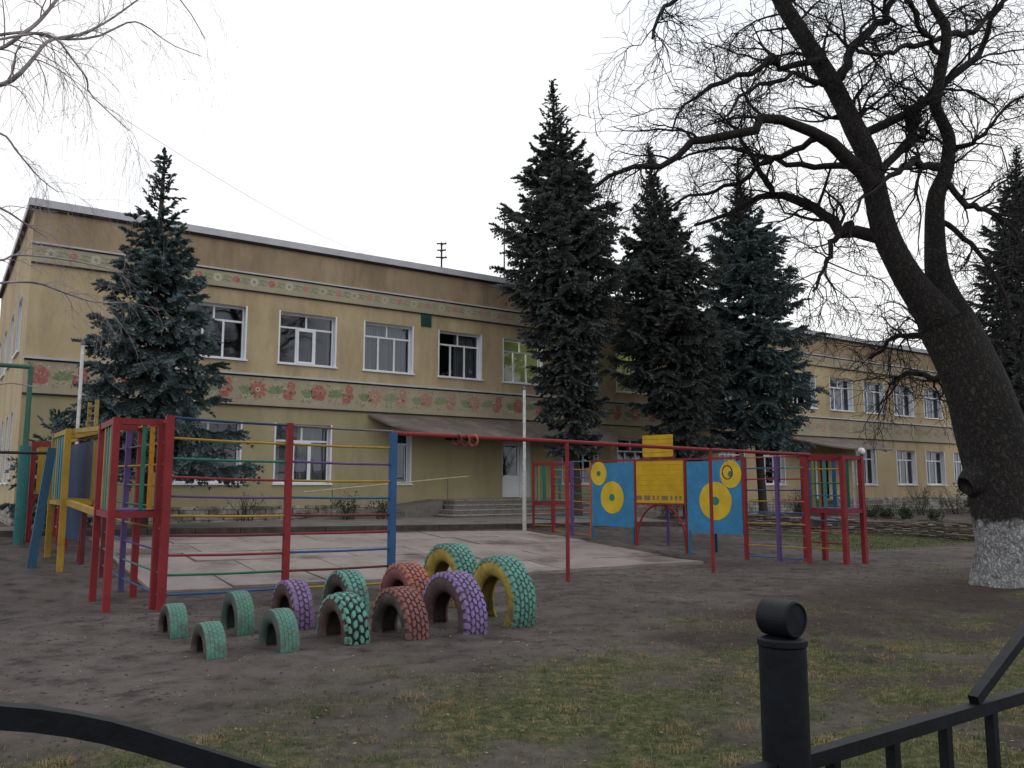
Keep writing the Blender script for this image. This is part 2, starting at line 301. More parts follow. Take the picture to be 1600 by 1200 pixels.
g=MB().add(V,Fq).build('ground',SOIL,smooth=True,attr=att); struct(g)

# paving slabs of the exercise yard
def quadP(c,a,b): # c: BL,BR,FL,FR in (u,s); a 0..1 along u, b 0..1 back->front
    BL,BR,FL,FR=[np.array(x) for x in c]; return (BL*(1-a)+BR*a)*(1-b)+(FL*(1-a)+FR*a)*b
corn=[(2.75,5.9),(13.15,7.15),(2.75,12.15),(13.4,13.2)]
mb=MB(); cols=[]; rs=random.Random(3)
bb=[0,.2,.4,.58,.8,1.0]
for r_ in range(5):
    nA=7; off=rs.random()*.04; cuts=[0]+[k/nA+off*(1 if r_%2 else -1) for k in range(1,nA)]+[1]
    for k in range(nA):
        a0,a1=cuts[k]+.0012,cuts[k+1]-.0012; b0,b1=bb[r_]+.002,bb[r_+1]-.002; dz=rs.uniform(0,.02); tl=rs.uniform(-.018,.018); tm=rs.uniform(-.012,.012)
        if r_==4: b1+=rs.uniform(-.012,.012)
        m_=6; vs=[]
        for (q,zoff) in ((1,.03),(0,-.08)):
            for ib in range(m_+1):
                for ia in range(m_+1):
                    p=quadP(corn,a0+(a1-a0)*ia/m_,b0+(b1-b0)*ib/m_); vs.append((p[0],p[1],float(zg(p[0],p[1]))+zoff+dz*q+q*(tl*(ia/m_-.5)+tm*(ib/m_-.5))))
        vs=np.array(vs); PV=FB.P(vs[:,0],vs[:,1],vs[:,2]); n1=m_+1; L=n1*n1; f=[]
        for ib in range(m_):
            for ia in range(m_): f.append((ib*n1+ia,(ib+1)*n1+ia,(ib+1)*n1+ia+1,ib*n1+ia+1))
        for t_ in range(m_):
            f+= [(t_,t_+1,L+t_+1,L+t_),(m_*n1+t_+1,m_*n1+t_,L+m_*n1+t_,L+m_*n1+t_+1),((t_+1)*n1,t_*n1,L+t_*n1,L+(t_+1)*n1),(t_*n1+m_,(t_+1)*n1+m_,L+(t_+1)*n1+m_,L+t_*n1+m_)]
        mb.add(PV,f); c=rs.uniform(.86,1.06); cols+= [(c,c*rs.uniform(.97,1.0),c*rs.uniform(.95,1.0),1)]*len(PV)
struct(mb.build('paving_slabs',SLAB,attr=np.array(cols)))
# asphalt path between yard and school, kerb along it
def sheet(name,mat,uvals,sfun0,sfun1,zoff,nb=8,kind='structure'):
    vs=[];
    for u in uvals:
        for k in range(nb+1):
            s=sfun0(u)+(sfun1(u)-sfun0(u))*k/nb; vs.append((u,s,float(zg(u,s))+zoff))
    vs=np.array(vs); f=[(i*(nb+1)+k,i*(nb+1)+k+1,(i+1)*(nb+1)+k+1,(i+1)*(nb+1)+k) for i in range(len(uvals)-1) for k in range(nb)]
    return struct(MB().add(FB.P(vs[:,0],vs[:,1],vs[:,2]),f).build(name,mat),kind)
kb=lambda u: 5.15+.12*(u-2.8) if u<13.4 else 6.42+.10*(u-13.4)
sheet('path',ASPH,np.arange(-30,19.6,.5),lambda u:1.5,lambda u:kb(max(u,0)),.06)
mb=MB()
for k in range(-16,19):
    u0,u1=k,k+.985; 
    c=[]
    for dz in (-.1,.13):
        for (uu,ss) in ((u0,kb(max(u0,0))+.12),(u1,kb(max(u1,0))+.12),(u1,kb(max(u1,0))),(u0,kb(max(u0,0)))): c.append(FB.P(uu,ss,float(zg(uu,ss))+dz))
    mb.hexa(c)
struct(mb.build('kerb',KERBM))

# ---------------------------------------------------------------- the school
UE=56.0; UW=1.75; ZR=9.28; DEP=14.0
school=thing('school_building',FB.P(UW,0,0),'long two-storey ochre rendered school with white window frames and painted flower friezes','building')
FS=Fr(FB.P(UW,0,0),N,-U)              # side wall: a from -14..0 , outward = -U
def grid_wall(mb,fr,a0,a1,zs,holes,zmat):
    aa=sorted({a0,a1}|{h[0] for h in holes}|{h[1] for h in holes}); zz=sorted(set(zs)|{h[2] for h in holes}|{h[3] for h in holes})
    aa=[a for a in aa if a0<=a<=a1]
    for i in range(len(aa)-1):
        for j in range(len(zz)-1):
            ca,cz=(aa[i]+aa[i+1])/2,(zz[j]+zz[j+1])/2
            if any(h[0]<ca<h[1] and h[2]<cz<h[3] for h in holes): continue
            mb.add(fr.P([aa[i],aa[i+1],aa[i+1],aa[i]],0,[zz[j],zz[j],zz[j+1],zz[j+1]]),[(0,1,2,3)],zmat(ca,cz))
UPZ=(5.47,7.13); LOZ=(1.68,3.55)
up=[(5.75,7.62),(8.67,10.57),(11.58,13.42),(14.45,16.25),(17.22,19.05),(20.0,21.85),(22.85,24.7),(25.8,27.6),(28.72,30.45),(31.55,33.4),(34.35,36.15),(37.35,39.28),(40.28,42.2),(43.12,45.03),(46.15,48.08),(49.1,51.0),(52,53.8)]
lo=[(5.72,7.6,'w'),(8.65,10.5,'w'),(12.66,13.4,'n'),(20.0,21.8,'w'),(22.85,24.6,'w'),(26.3,28.0,'w'),(28.9,30.6,'w'),(31.7,33.5,'w'),(39.3,41.1,'w'),(43.08,44.98,'w'),(46.02,48.0,'w'),(49,50.9,'w')]
holes=[(a,b,*UPZ) for a,b in up]+[(a,b,*LOZ) for a,b,_ in lo]+[(17.19,18.45,1.17,3.55),(35.6,36.9,1.0,3.2)]
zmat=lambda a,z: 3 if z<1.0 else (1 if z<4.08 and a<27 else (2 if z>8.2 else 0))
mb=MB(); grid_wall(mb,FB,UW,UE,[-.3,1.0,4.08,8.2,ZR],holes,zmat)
grid_wall_side=[(-3.6,-2.0,*UPZ),(-6.6,-5.0,*UPZ),(-9.8,-8.2,*UPZ),(-13,-11.4,*UPZ),(-3.4,-2.4,1.7,3.75),(-5.4,-4.4,1.7,3.75),(-7.4,-6.4,1.7,3.75),(-10.4,-9.4,1.7,3.75)]
grid_wall(mb,FS,-DEP,0,[-.3,1.0,8.2,ZR],grid_wall_side,lambda a,z:3 if z<1.0 else 0)
FE=Fr(FB.P(UE,0,0),-N,U); grid_wall(mb,FE,0,DEP,[-.3,ZR],[],lambda a,z:0)
FK=Fr(FB.P(UW,-DEP,0),U,-N); mb.add(FK.P([0,UE-UW,UE-UW,0],0,[-.3,-.3,ZR,ZR]),[(3,2,1,0)],0)
mb.build('wall',[WALL_UP,WALL_LO,WALL_PAR,PLIN],school)
mb=MB(); mb.box(FB,UW-.12,UE+.1,-DEP-.1,.12,ZR,ZR+.1); mb.build('roof',ROOFG,school)
mb=MB(); mb.box(FB,UW-.14,UE+.12,.122,.15,ZR-.09,ZR+.12); mb.box(FS,-DEP,.12,.125,.15,ZR-.09,ZR+.115); mb.build('roof_flashing',TRIMW,school)
mb=MB(); mb.box(FB,UW-.03,UE,.0,.03,-.3,.97); mb.box(FS,-DEP,-.002,.0,.03,-.3,.97); mb.build('plinth',PLIN,school)
# interiors: floors, corridor wall
mb=MB(); mb.box(FB,UW+.1,UE-.1,-DEP+.3,-.31,.8,.9,0); mb.box(FB,UW+.1,UE-.1,-DEP+.3,-.31,4.2,4.6,0); mb.box(FB,UW+.1,UE-.1,-4.2,-4.0,.9,9.0,0)
for k in np.arange(4.6,55,5.85): mb.box(FB,k-.06,k+.06,-4.0,-.33,.9,9.0,0)
mb.build('interior',INT,school)
mb=MB()
for a,b in ((17.0,19.3),(22.5,25.0),(28.4,30.8)):
    mb.box(FB,a,b,-3.6,-3.5,4.62,8.4,0); mb.box(FB,a-.1,a,-3.5,-.36,4.62,8.4,0); mb.box(FB,b,b+.1,-3.5,-.36,4.62,8.4,0); mb.box(FB,a,b,-3.5,-.36,8.42,8.5,0)
mb.build('green_room',INTG,school)
for a,z in ((17.55,7.0),(23.8,7.6),(29.6,7.6)):
    mb=MB(); th=[]; mb.lathe(FB.P(a,-1.0,z),Z,[(-.07,.001),(-.05,.05),(0,.075),(.05,.05),(.07,.001)],12); mb.build('ceiling_lamp',LAMPM,school)
    ld=bpy.data.lights.new('lamp_glow','POINT'); ld.energy=30; ld.color=(1,1,.72); ld.shadow_soft_size=.1; lo_=bpy.data.objects.new('lamp_glow',ld); COL.objects.link(lo_); lo_.location=tuple(FB.P(a,-1.2,z-.2)); 
def window(fr,a0,a1,z0,z1,style,idx,flip=False):
    b=-.24; t=.065; mb=MB(); w=a1-a0; h=z1-z0; rr=random.Random(idx)
    mb.box(fr,a0+.01,a1-.01,b-.03,b+.03,z0+.005,z0+t); mb.box(fr,a0+.01,a1-.01,b-.03,b+.03,z1-t,z1-.005)
    mb.box(fr,a0+.01,a0+t,b-.028,b+.028,z0+t,z1-t); mb.box(fr,a1-t,a1-.01,b-.028,b+.028,z0+t,z1-t)
    zt=z1-h*.28
    if style!='n':
        mb.box(fr,a0+t,a1-t,b-.025,b+.032,zt-.03,zt+.03)
        x1,x2=(a0+w*.33,a0+w*.66)
        for x in (x1,x2): mb.box(fr,x-.03,x+.03,b-.022,b+.034,z0+t,zt-.03)
        xm=a0+w*.5; mb.box(fr,xm-.03,xm+.03,b-.022,b+.03,zt+.03,z1-t)
        if style=='s':
            for x in (x1+.03,x2-.085): mb.box(fr,x,x+.055,b+.01,b+.055,z0+t,zt-.03)
            mb.box(fr,x1+.03,x2-.03,b+.01,b+.053,z0+t,z0+t+.06); mb.box(fr,x1+.03,x2-.03,b+.01,b+.053,zt-.09,zt-.03)
    else:
        mb.box(fr,a0+t,a1-t,b-.025,b+.032,zt-.03,zt+.03); mb.box(fr,a1-.14,a1-.12,b-.02,b+.03,z0+t,zt-.03)
    f=mb.build('window',WHT,school)
    MB().add(fr.P([a0+.03,a1-.03,a1-.03,a0+.03],b,[z0+.03,z0+.03,z1-.03,z1-.03]),[(0,1,2,3)]).build('pane',GLASS,f)
    m2=MB(); m2.box(fr,a0-.06,a1+.06,b+.03,.07,z0-.045,z0+.002); m2.build('sill',WHT,f)
    m2=MB()
    m2.add(fr.P([a1-.004]*4,[b+.03,b+.03,.004,.004],[z0,z1,z1,z0]),[(0,1,2,3)]); m2.add(fr.P([a0+.004]*4,[b+.03,b+.03,.004,.004],[z0,z1,z1,z0]),[(3,2,1,0)])
    m2.add(fr.P([a0,a1,a1,a0],[b+.03,b+.03,.004,.004],z1-.004),[(0,1,2,3)]); 
    for x in (a0,a1): m2.box(fr,x-.025,x+.025,.001,.006,z0,z1+.02)
    m2.build('reveal',WHT,f)
    if style=='c' or idx in (3,51,52,54,56):
        m2=MB(); n=60; xs=np.linspace(a0+.05,a1-.05,n); bs=b-.22+.03*np.sin(np.arange(n)*1.9)+.015*np.sin(np.arange(n)*.7)
        ii=range(n-1)
        if style!='c': cut=rr.choice([0.45,.6]); keep=[i for i in ii if i/n>cut or i/n<.12]
        else: keep=list(ii)
        vs=np.concatenate([fr.P(xs,bs,z0-.05),fr.P(xs,bs,z1)]); m2.add(vs,[(i,i+1,n+i+1,n+i) for i in keep]); m2.build('curtain',CURT,f)
for i,(a,b) in enumerate(up): window(FB,a,b,*UPZ,{1:'s',2:'c',11:'c',12:'c',13:'c',14:'c',0:'w',6:'w',4:'w',8:'c'}.get(i,'w'),i)
for i,(a,b,k) in enumerate(lo): window(FB,a,b,*LOZ,'s' if i in (1,) else ('c' if i>8 else k),50+i)
for i,h in enumerate(grid_wall_side): window(FS,*h,'c' if i<4 else 'n',90+i)
# entrance door
mb=MB(); mb.box(FB,17.2,18.44,-.30,-.24,3.26,3.54,1); mb.box(FB,17.2,17.27,-.31,-.22,1.17,3.27); mb.box(FB,18.12,18.2,-.31,-.22,1.17,3.27); mb.box(FB,17.27,18.12,-.31,-.22,3.2,3.27)
mb.box(FB,17.28,18.11,-.29,-.235,1.19,2.0); mb.box(FB,17.28,17.38,-.29,-.235,2.0,3.19); mb.box(FB,18.01,18.11,-.29,-.235,2.0,3.19); mb.box(FB,17.38,18.01,-.29,-.235,3.09,3.19); mb.box(FB,17.34,18.05,-.236,-.222,1.27,1.92)
mb.add(FB.P([18.446]*4,[-.24,-.24,.004,.004],[1.17,3.55,3.55,1.17]),[(0,1,2,3)]); mb.box(FB,18.2,18.445,-.30,-.24,1.17,3.26)
dr=mb.build('door',[WHT,DARKM],school)
MB().add(FB.P([17.38,18.01,18.01,17.38],-.262,[2.0,2.0,3.09,3.09]),[(0,1,2,3)]).build('pane',GLASS,dr)
mb=MB(); mb.tube([FB.P(17.34,-.2,1.95),FB.P(17.34,-.17,2.0),FB.P(17.34,-.17,2.35),FB.P(17.34,-.2,2.4)],.014,6); mb.build('handle',DARKM,dr)
mb=MB(); mb.box(FB,35.6,36.9,-.3,-.2,1.0,3.2); mb.box(FB,35.75,36.2,-.21,-.18,1.2,3.0); mb.build('door',WHT,school)
for a,b in ((14.75,15.22),(15.45,15.98)):
    mb=MB(); mb.box(FB,a,b,.002,.03,3.22,3.5); mb.box(FB,a+.03,b-.03,.03,.036,3.25,3.47); mb.build('plaque',PLAQ,school)
mb=MB(); mb.box(FB,13.72,14.12,.002,.05,7.2,7.62)
for k in range(6): mb.box(FB,13.74,14.10,.05,.065,7.23+k*.065,7.26+k*.065)
mb.build('vent_cover',VENTG,school)
# bands and ledges
def band(z0,z1,name):
    mb=MB(); mb.box(FB,UW+.02,UE,.002,.055,z0,z1); return mb.build(name,BANDM,school)
fz1=band(4.08,5.0,'lower_frieze'); fz2=band(7.66,8.17,'upper_frieze')
mb=MB(); mb.box(FB,UW-.02,UE,.002,.12,5.0,5.055); mb.box(FB,UW-.02,UE,.002,.10,8.17,8.215); mb.build('ledge_flashing',TRIMW,school)
mb=MB(); mb.box(FB,UW,UE,.002,.075,4.045,4.08); mb.box(FB,UW,UE,.002,.072,7.63,7.66); mb.box(FB,UW,UE,.002,.07,4.955,4.998); mb.box(FB,UW,UE,.002,.07,8.13,8.168);mb.box(FB,UW-.1,UE,.002,.1,ZR-.14,ZR-.092); mb.build('shadow_strip',DARKM,school)  # added dark strips draw the shadow lines under friezes, ledges and roof edge
def pal(u):
    k=0 if u<11.2 or 16.8<u<33 else (1 if u<=16.8 else 2)
    return k,3+k,(6 if k==0 else 7)
def flower(mb,u,z,r,kind,k):
    P=lambda a,c,l=0: FB.P(a,.0575+.0015*l,c)
    R,Lf,Dt=k
    if kind=='daisy':
        for i in range(10):
            t=i*.628; mb.disc(P(u+math.cos(t)*r*.68,z+math.sin(t)*r*.68,i%3),U*math.cos(t)+Z*math.sin(t),-U*math.sin(t)+Z*math.cos(t),r*.36,r*.19,8,R)
        mb.disc(P(u,z,4),U,Z,r*.5,r*.5,14,R); mb.disc(P(u,z,5),U,Z,r*.27,r*.27,12,Dt); mb.disc(P(u,z,6),U,Z,r*.13,r*.13,8,8 if R<2 else R)
    elif kind=='poppy':
        for i in range(5):
            t=i*1.257+.3; mb.disc(P(u+math.cos(t)*r*.42,z+math.sin(t)*r*.42,i%3),U,Z,r*.55,r*.5,12,R,.1,i)
        for i in range(6): mb.disc(P(u-r*.4+i*r*.17,z+math.sin(i)*r*.1+.05,4),U*.6+Z*.8,U*.8-Z*.6,r*.10,r*.04,6,Dt if i%2 else (8 if R<2 else R))
        for i in range(5): mb.disc(P(u-r*.4+i*r*.2,z-r*.35,4),U*.3+Z*.9,U*.9-Z*.3,r*.2,r*.03,6,8 if R<2 else R)
    elif kind=='berry':
        for (a,c,q) in ((-.1,.62,.5),(-.45,-.45,.6),(.15,-.1,.35)):
            mb.disc(P(u+a*r,z+c*r,1),U,Z,r*q,r*q,12,R,.1,3); mb.disc(P(u+a*r-.03,z+c*r+.04,3),U,Z,r*q*.35,r*q*.25,8,1 if R==0 else Dt)
        for i in range(5): t=.4+i*.5; mb.disc(P(u-r*1.0+i*.03,z+r*(.5-.25*i),1),U,Z,r*.14,r*.1,7,Dt if i%2 else R)
def leaf(mb,u,z,r,k,v=0):
    P=lambda a,c,l=0: FB.P(a,.0575+.0015*l,c)
    R,Lf,Dt=k
    for i in range(6):
        t=(.2+i*.42) if v==0 else (3.0-i*.5); c_,s_=math.cos(t),math.sin(t)
        mb.disc(P(u+c_*r*.55,z+s_*r*.42-.08,i%4),U*c_+Z*s_,-U*s_+Z*c_,r*.5,r*.19,9,Lf)
    for i in range(3): mb.disc(P(u+r*(.3*i-.25),z+r*(.55 if v else -.55)+.03*i,5),U,Z,r*.12,r*.12,7,Dt)
    for i in range(4): mb.disc(P(u+r*(.25*i-.5),z-r*.62,3),U*.8+Z*.5,-U*.5+Z*.8,r*.16,r*.05,6,Dt if i%2 else Lf)
mb=MB(); u=2.12; i=0
while u<UE-.7:
    k=pal(u)
    if i%2==0: flower(mb,u,4.57,.29,'daisy' if (i//2)%2 else 'poppy',k); leaf(mb,u+.60,4.57,.30,k,1)
    else: flower(mb,u+.10,4.57,.28,'berry',k); leaf(mb,u+.62,4.50,.30,k,0)
    for q in range(16):
        a=random.uniform(-.3,.75); c=random.choice([random.uniform(.22,.34),-random.uniform(.22,.34)]); t=random.uniform(0,3); mb.disc(FB.P(u+a,.0572,4.57+c),U*math.cos(t)+Z*math.sin(t),-U*math.sin(t)+Z*math.cos(t),random.uniform(.03,.07),.018,6,random.choice([k[1],k[1],k[0],k[2]]))
    u+=.985; i+=1
mb.build('painted_flowers',FLW,fz1)
mb=MB(); u=2.2; i=0
while u<UE-.5:
    k=(0 if u<9 else (1 if u<20 else 2),4 if u<12 else 5,7); z=7.93
    P=lambda a,c,l=0: FB.P(a,.0575+.0015*l,c)
    if i%2==0:
        for q in range(8): t=q*.785; mb.disc(P(u+math.cos(t)*.09,z+math.sin(t)*.09,q%2),U,Z,.05,.05,7,7 if k[0] else 6)
        mb.disc(P(u,z,3),U,Z,.05,.05,8,k[1])
    else:
        mb.disc(P(u,z,1),U,Z,.12,.11,10,k[0],.2,i); mb.disc(P(u-.02,z+.03,2),U,Z,.04,.03,7,1)
    for s_ in (-1,1):
        for q in range(3):
            t=(.5-q*.5)*s_; mb.disc(P(u+s_*(.19+.05*q),z+(.07 if q%2 else -.05)*s_,q),U*math.cos(t)+Z*math.sin(t),-U*math.sin(t)+Z*math.cos(t),.085,.03,7,k[1])
    u+=.56; i+=1
mb.build('painted_garland',FLW,fz2)
# entrance canopies: a lean-to sheet sloping down from the wall, its ends curving back to the wall
def canopy(u0,u1,zw,ze,dep,mat):
    mb=MB(); us_=np.linspace(u0,u1,41); e=np.minimum(1,np.minimum((us_-u0),(u1-us_))/2.1); e=np.sqrt(np.clip(1-(1-e)**2,0,1))
    vs=[];n=len(us_)
    for off in (0,-.07):
        for k in range(4):
            q=k/3; vs.append(FB.P(us_,.06+dep*e*q,zw-(zw-ze)*e*q+off))
    vs=np.concatenate(vs); f=[]
    for k in range(3):
        for i in range(n-1): f.append((k*n+i,(k+1)*n+i,(k+1)*n+i+1,k*n+i+1)); f.append((4*n+k*n+i,4*n+k*n+i+1,4*n+(k+1)*n+i+1,4*n+(k+1)*n+i))
    for i in range(n-1): f.append((3*n+i,7*n+i,7*n+i+1,3*n+i+1))
    mb.add(vs,f); o=mb.build('canopy',mat,school)
    m2=MB()
    for uu in np.arange(u0+2.3,u1-1,1.35):
        m2.bar(FB.P(uu,.1,zw-.085),FB.P(uu,dep,ze-.085),.05,.06)
    m2.build('canopy_beam',DARKM,o); 
canopy(11.75,22.2,3.98,3.26,2.1,CANO); canopy(33.2,40.2,4.0,3.38,2.4,CANO)
# entrance platform and steps, ramp rail
def steps(u0,u1,top,g,n,label):
    mb=MB(); h=(top-g)/n
    for k in range(n):
        z1=top-k*h; ext=.34*k
        mb.box(FB,u0-ext*.6,u1+ext*.6,.035,1.9+ext,g-.3 if k==n-1 else z1-h,z1-.03,0); mb.box(FB,u0-ext*.6-.01,u1+ext*.6+.01,.035,1.9+ext+.02,z1-.03,z1,1)
    return mb.build('entrance_steps',[CONC,CONCL],school)
steps(14.0,21.5,1.15,.55,4,'')
mb=MB()
P=[FB.P(9.2,.3,.55),FB.P(9.2,1.7,.55),FB.P(13.7,1.7,1.13),FB.P(13.7,.3,1.13)]; Q=[p-np.array([0,0,.5]) for p in P]
mb.hexa([Q[1],Q[2],Q[3],Q[0],P[1],P[2],P[3],P[0]]); mb.build('ramp',CONC,school)
rl=MB(); P=[FB.P(9.0,1.65,1.42),FB.P(14.7,1.65,1.93)]; rl.tube(P,.022,8)
rail=rl.build('handrail',simple('rail_yellow',(.50,.42,.22),.5),school)
for uu in (9.9,11.9,13.9):
    z=1.42+(uu-9.0)/5.7*.51; mb=MB(); mb.tube([FB.P(uu,1.65,.45),FB.P(uu,1.65,z-.02)],.017,6); mb.build('rail_post',GRY,rail)
steps(34.5,38.5,.95,.32,3,'')

# ---------------------------------------------------------------- roof antennas, wire, globe lamp, poles
def Ps(px,py,s):   # point of the plane s metres before the facade
    r=ray(px,py); t=(A0-s)/-(r[0]*N[0]+r[1]*N[1]); return np.array([0,0,CZ])+r*t
b=Ps(690,430,-3); b[2]=ZR+.1; t_=Ps(690,379,-3)
an=thing('roof_antenna',b,'short dark mast with three stubby crossbars standing on the flat roof between two spruces','antenna')
mb=MB(); mb.tube([b,t_],.035,8); mb.build('mast',DARKM,an)
for k,(dz,L) in enumerate(((.05,.42),(.32,.36),(.62,.5))):
    c=t_-np.array([0,0,dz]); mb=MB(); mb.tube([c-U*L*.4-N*.1,c+U*L*.4+N*.1],.03,6); mb.tube([c+U*L*.2-N*.2,c+U*L*.2+N*.2],.025,6); mb.build('crossbar',DARKM,an)
b=Ps(788,440,-2); b[2]=ZR+.1; t_=Ps(788,338,-2)
an=thing('roof_antenna',b,'tall thin grey mast on the roof edge at the left side of the tallest spruce','antenna')
mb=MB(); mb.tube([b,t_],[.04,.022],8); mb.build('mast',GRY,an); mb=MB()
for dz in (.15,.6): mb.tube([t_-Z*dz-U*.4,t_-Z*dz+U*.5],.012,5)
mb.build('crossbar',GRY,an)
p0=at(-40,28,9); p1=Ps(602,408,-.3); p1[2]=ZR+.12
q=[p0+(p1-p0)*k/24-Z*(.35*4*(k/24)*(1-k/24)) for k in range(25)]
mb=MB(); mb.tube(q,.0045,4); tag(mb.build('overhead_wire',simple('wire_grey',(.6,.6,.6))),'thin pale cable sagging across the sky down to the school roof','cable')
b=FB.P(35.0,3.2,.3); c=at(1346,705,b[1]); b=np.array([c[0],c[1],.28])
lamp=thing('street_lamp',b,'white globe lamp on a thin dark pole behind the right climbing frame','lamp')
mb=MB(); mb.tube([b,b+Z*.3],.06,10); mb.tube([b+Z*.3,c-Z*.16],.03,8); mb.build('pole',DARKM,lamp)
mb=MB(); pr=[(-.165*math.cos(k*math.pi/14),max(.002,.165*math.sin(k*math.pi/14))) for k in range(15)]; mb.lathe(c,Z,pr,22); mb.build('globe',GLOBE,lamp,smooth=True)
mb=MB(); mb.lathe(c-Z*.2,Z,[(-.02,.04),(0,.07),(.06,.075),(.07,.03)],14); mb.build('collar',DARKM,lamp)
def pole(u,s,top,rad,label):
    b=FB.P(u,s,float(zg(u,s))); t=top; o=thing('white_pole',b,label,'pole','white poles by the yard')
    mb=MB(); mb.tube([b-Z*.2,b+(t-b)*.42],rad,10); mb.build('lower_tube',WPAINT,o); mb=MB(); mb.tube([b+(t-b)*.40,t],rad*.72,10); mb.build('upper_tube',simple('pole_white',(.6,.6,.58),.5) if 'pole_white' not in MATS else MATS['pole_white'],o)
    mb=MB(); mb.lathe(t,Z,[(-.02,rad*.8),(.0,rad*1.05),(.05,rad*.8),(.09,rad*.3)],10); mb.build('cap',GRY,o)
def P3(px,py,u,s):
    p=FB.P(u,s,0); r=ray(px,py); p=p.copy(); p[2]=CZ+r[2]/r[1]*p[1]; return p
pole(13.2,7.0,P3(821,608,13.2,7.0),.055,'tall white pole with rusty peeling foot at the corner of the pink slabs')
pole(2.45,5.6,P3(140,538,2.45,5.6),.05,'tall white pole rising behind the yellow slatted tower at left')

# ---------------------------------------------------------------- foreground iron fence
SF=24.28
def FP(u,z,off=0): return FB.P(u,SF+off,z)
fu=1.63
post=thing('fence_post',FB.P(fu,SF,0),'thick black iron fence post topped with a short round barrel','fence post')
mb=MB(); c0=FP(fu,0); mb.lathe(c0,Z,[(-.1,.053),(1.235,.053),(1.238,.050)],32); mb.build('post_tube',IRON,post,smooth=False)
mb=MB(); mb.lathe(c0,Z,[(1.236,.053),(1.24,.0565),(1.252,.0565),(1.256,.053),(1.258,.001)],32); mb.build('cap_plate',IRON,post)
cb=FP(fu,1.258+.041); mb=MB(); mb.lathe(cb,N,[(-.042,.001),(-.042,.038),(-.038,.042),(.038,.042),(.042,.038),(.042,.035),(.039,.034),(.039,.001)],36); mb.build('barrel',IRON,post)
def fence_run(uc,label):
    ua,ub=uc-1.67+.055,uc+1.67-.055
    o=thing('iron_fence',FB.P(uc,SF,0),label,'fence','black iron fence runs')
    mb=MB(); mb.bar(FP(ua,.973),FP(ub,.973),.034,.034); mb.build('top_rail',IRON,o)
    mb=MB(); mb.bar(FP(ua,.15),FP(ub,.15),.03,.03); mb.build('bottom_rail',IRON,o)
    n=40; pts=[]
    for k in range(n+1):
        x=-.84+1.68*k/n; a=abs(x); z=1.325-.80*a*a if a<.3 else 1.253-.47*(a-.3)
        pts.append(FP(uc+x,z))
    mb=MB(); vs=[];w=.0142
    for k,p in enumerate(pts):
        tn=(pts[min(k+1,n)]-pts[max(k-1,0)]); tn/=np.linalg.norm(tn); nn=np.cross(N,tn); nn/=np.linalg.norm(nn)
        vs+=[p-N*w-nn*w,p+N*w-nn*w,p+N*w+nn*w,p-N*w+nn*w]
    f=[(k*4+j,k*4+(j+1)%4,k*4+4+(j+1)%4,k*4+4+j) for k in range(n) for j in range(4)]+[(3,2,1,0),(n*4,n*4+1,n*4+2,n*4+3)]
    mb.add(np.array(vs),f); mb.build('arch',IRON,o)
    for k in range(13):
        u=uc-1.5+.25*k; mb=MB(); mb.bar(FP(u,.165),FP(u,.955),.026,.026); mb.build('baluster',IRON,o)
    return o
fence_run(fu+1.67,'black iron fence right of the post, its arch beginning at the right edge')
fence_run(fu-1.67,'black iron fence whose curved top bar crosses the lower left corner')

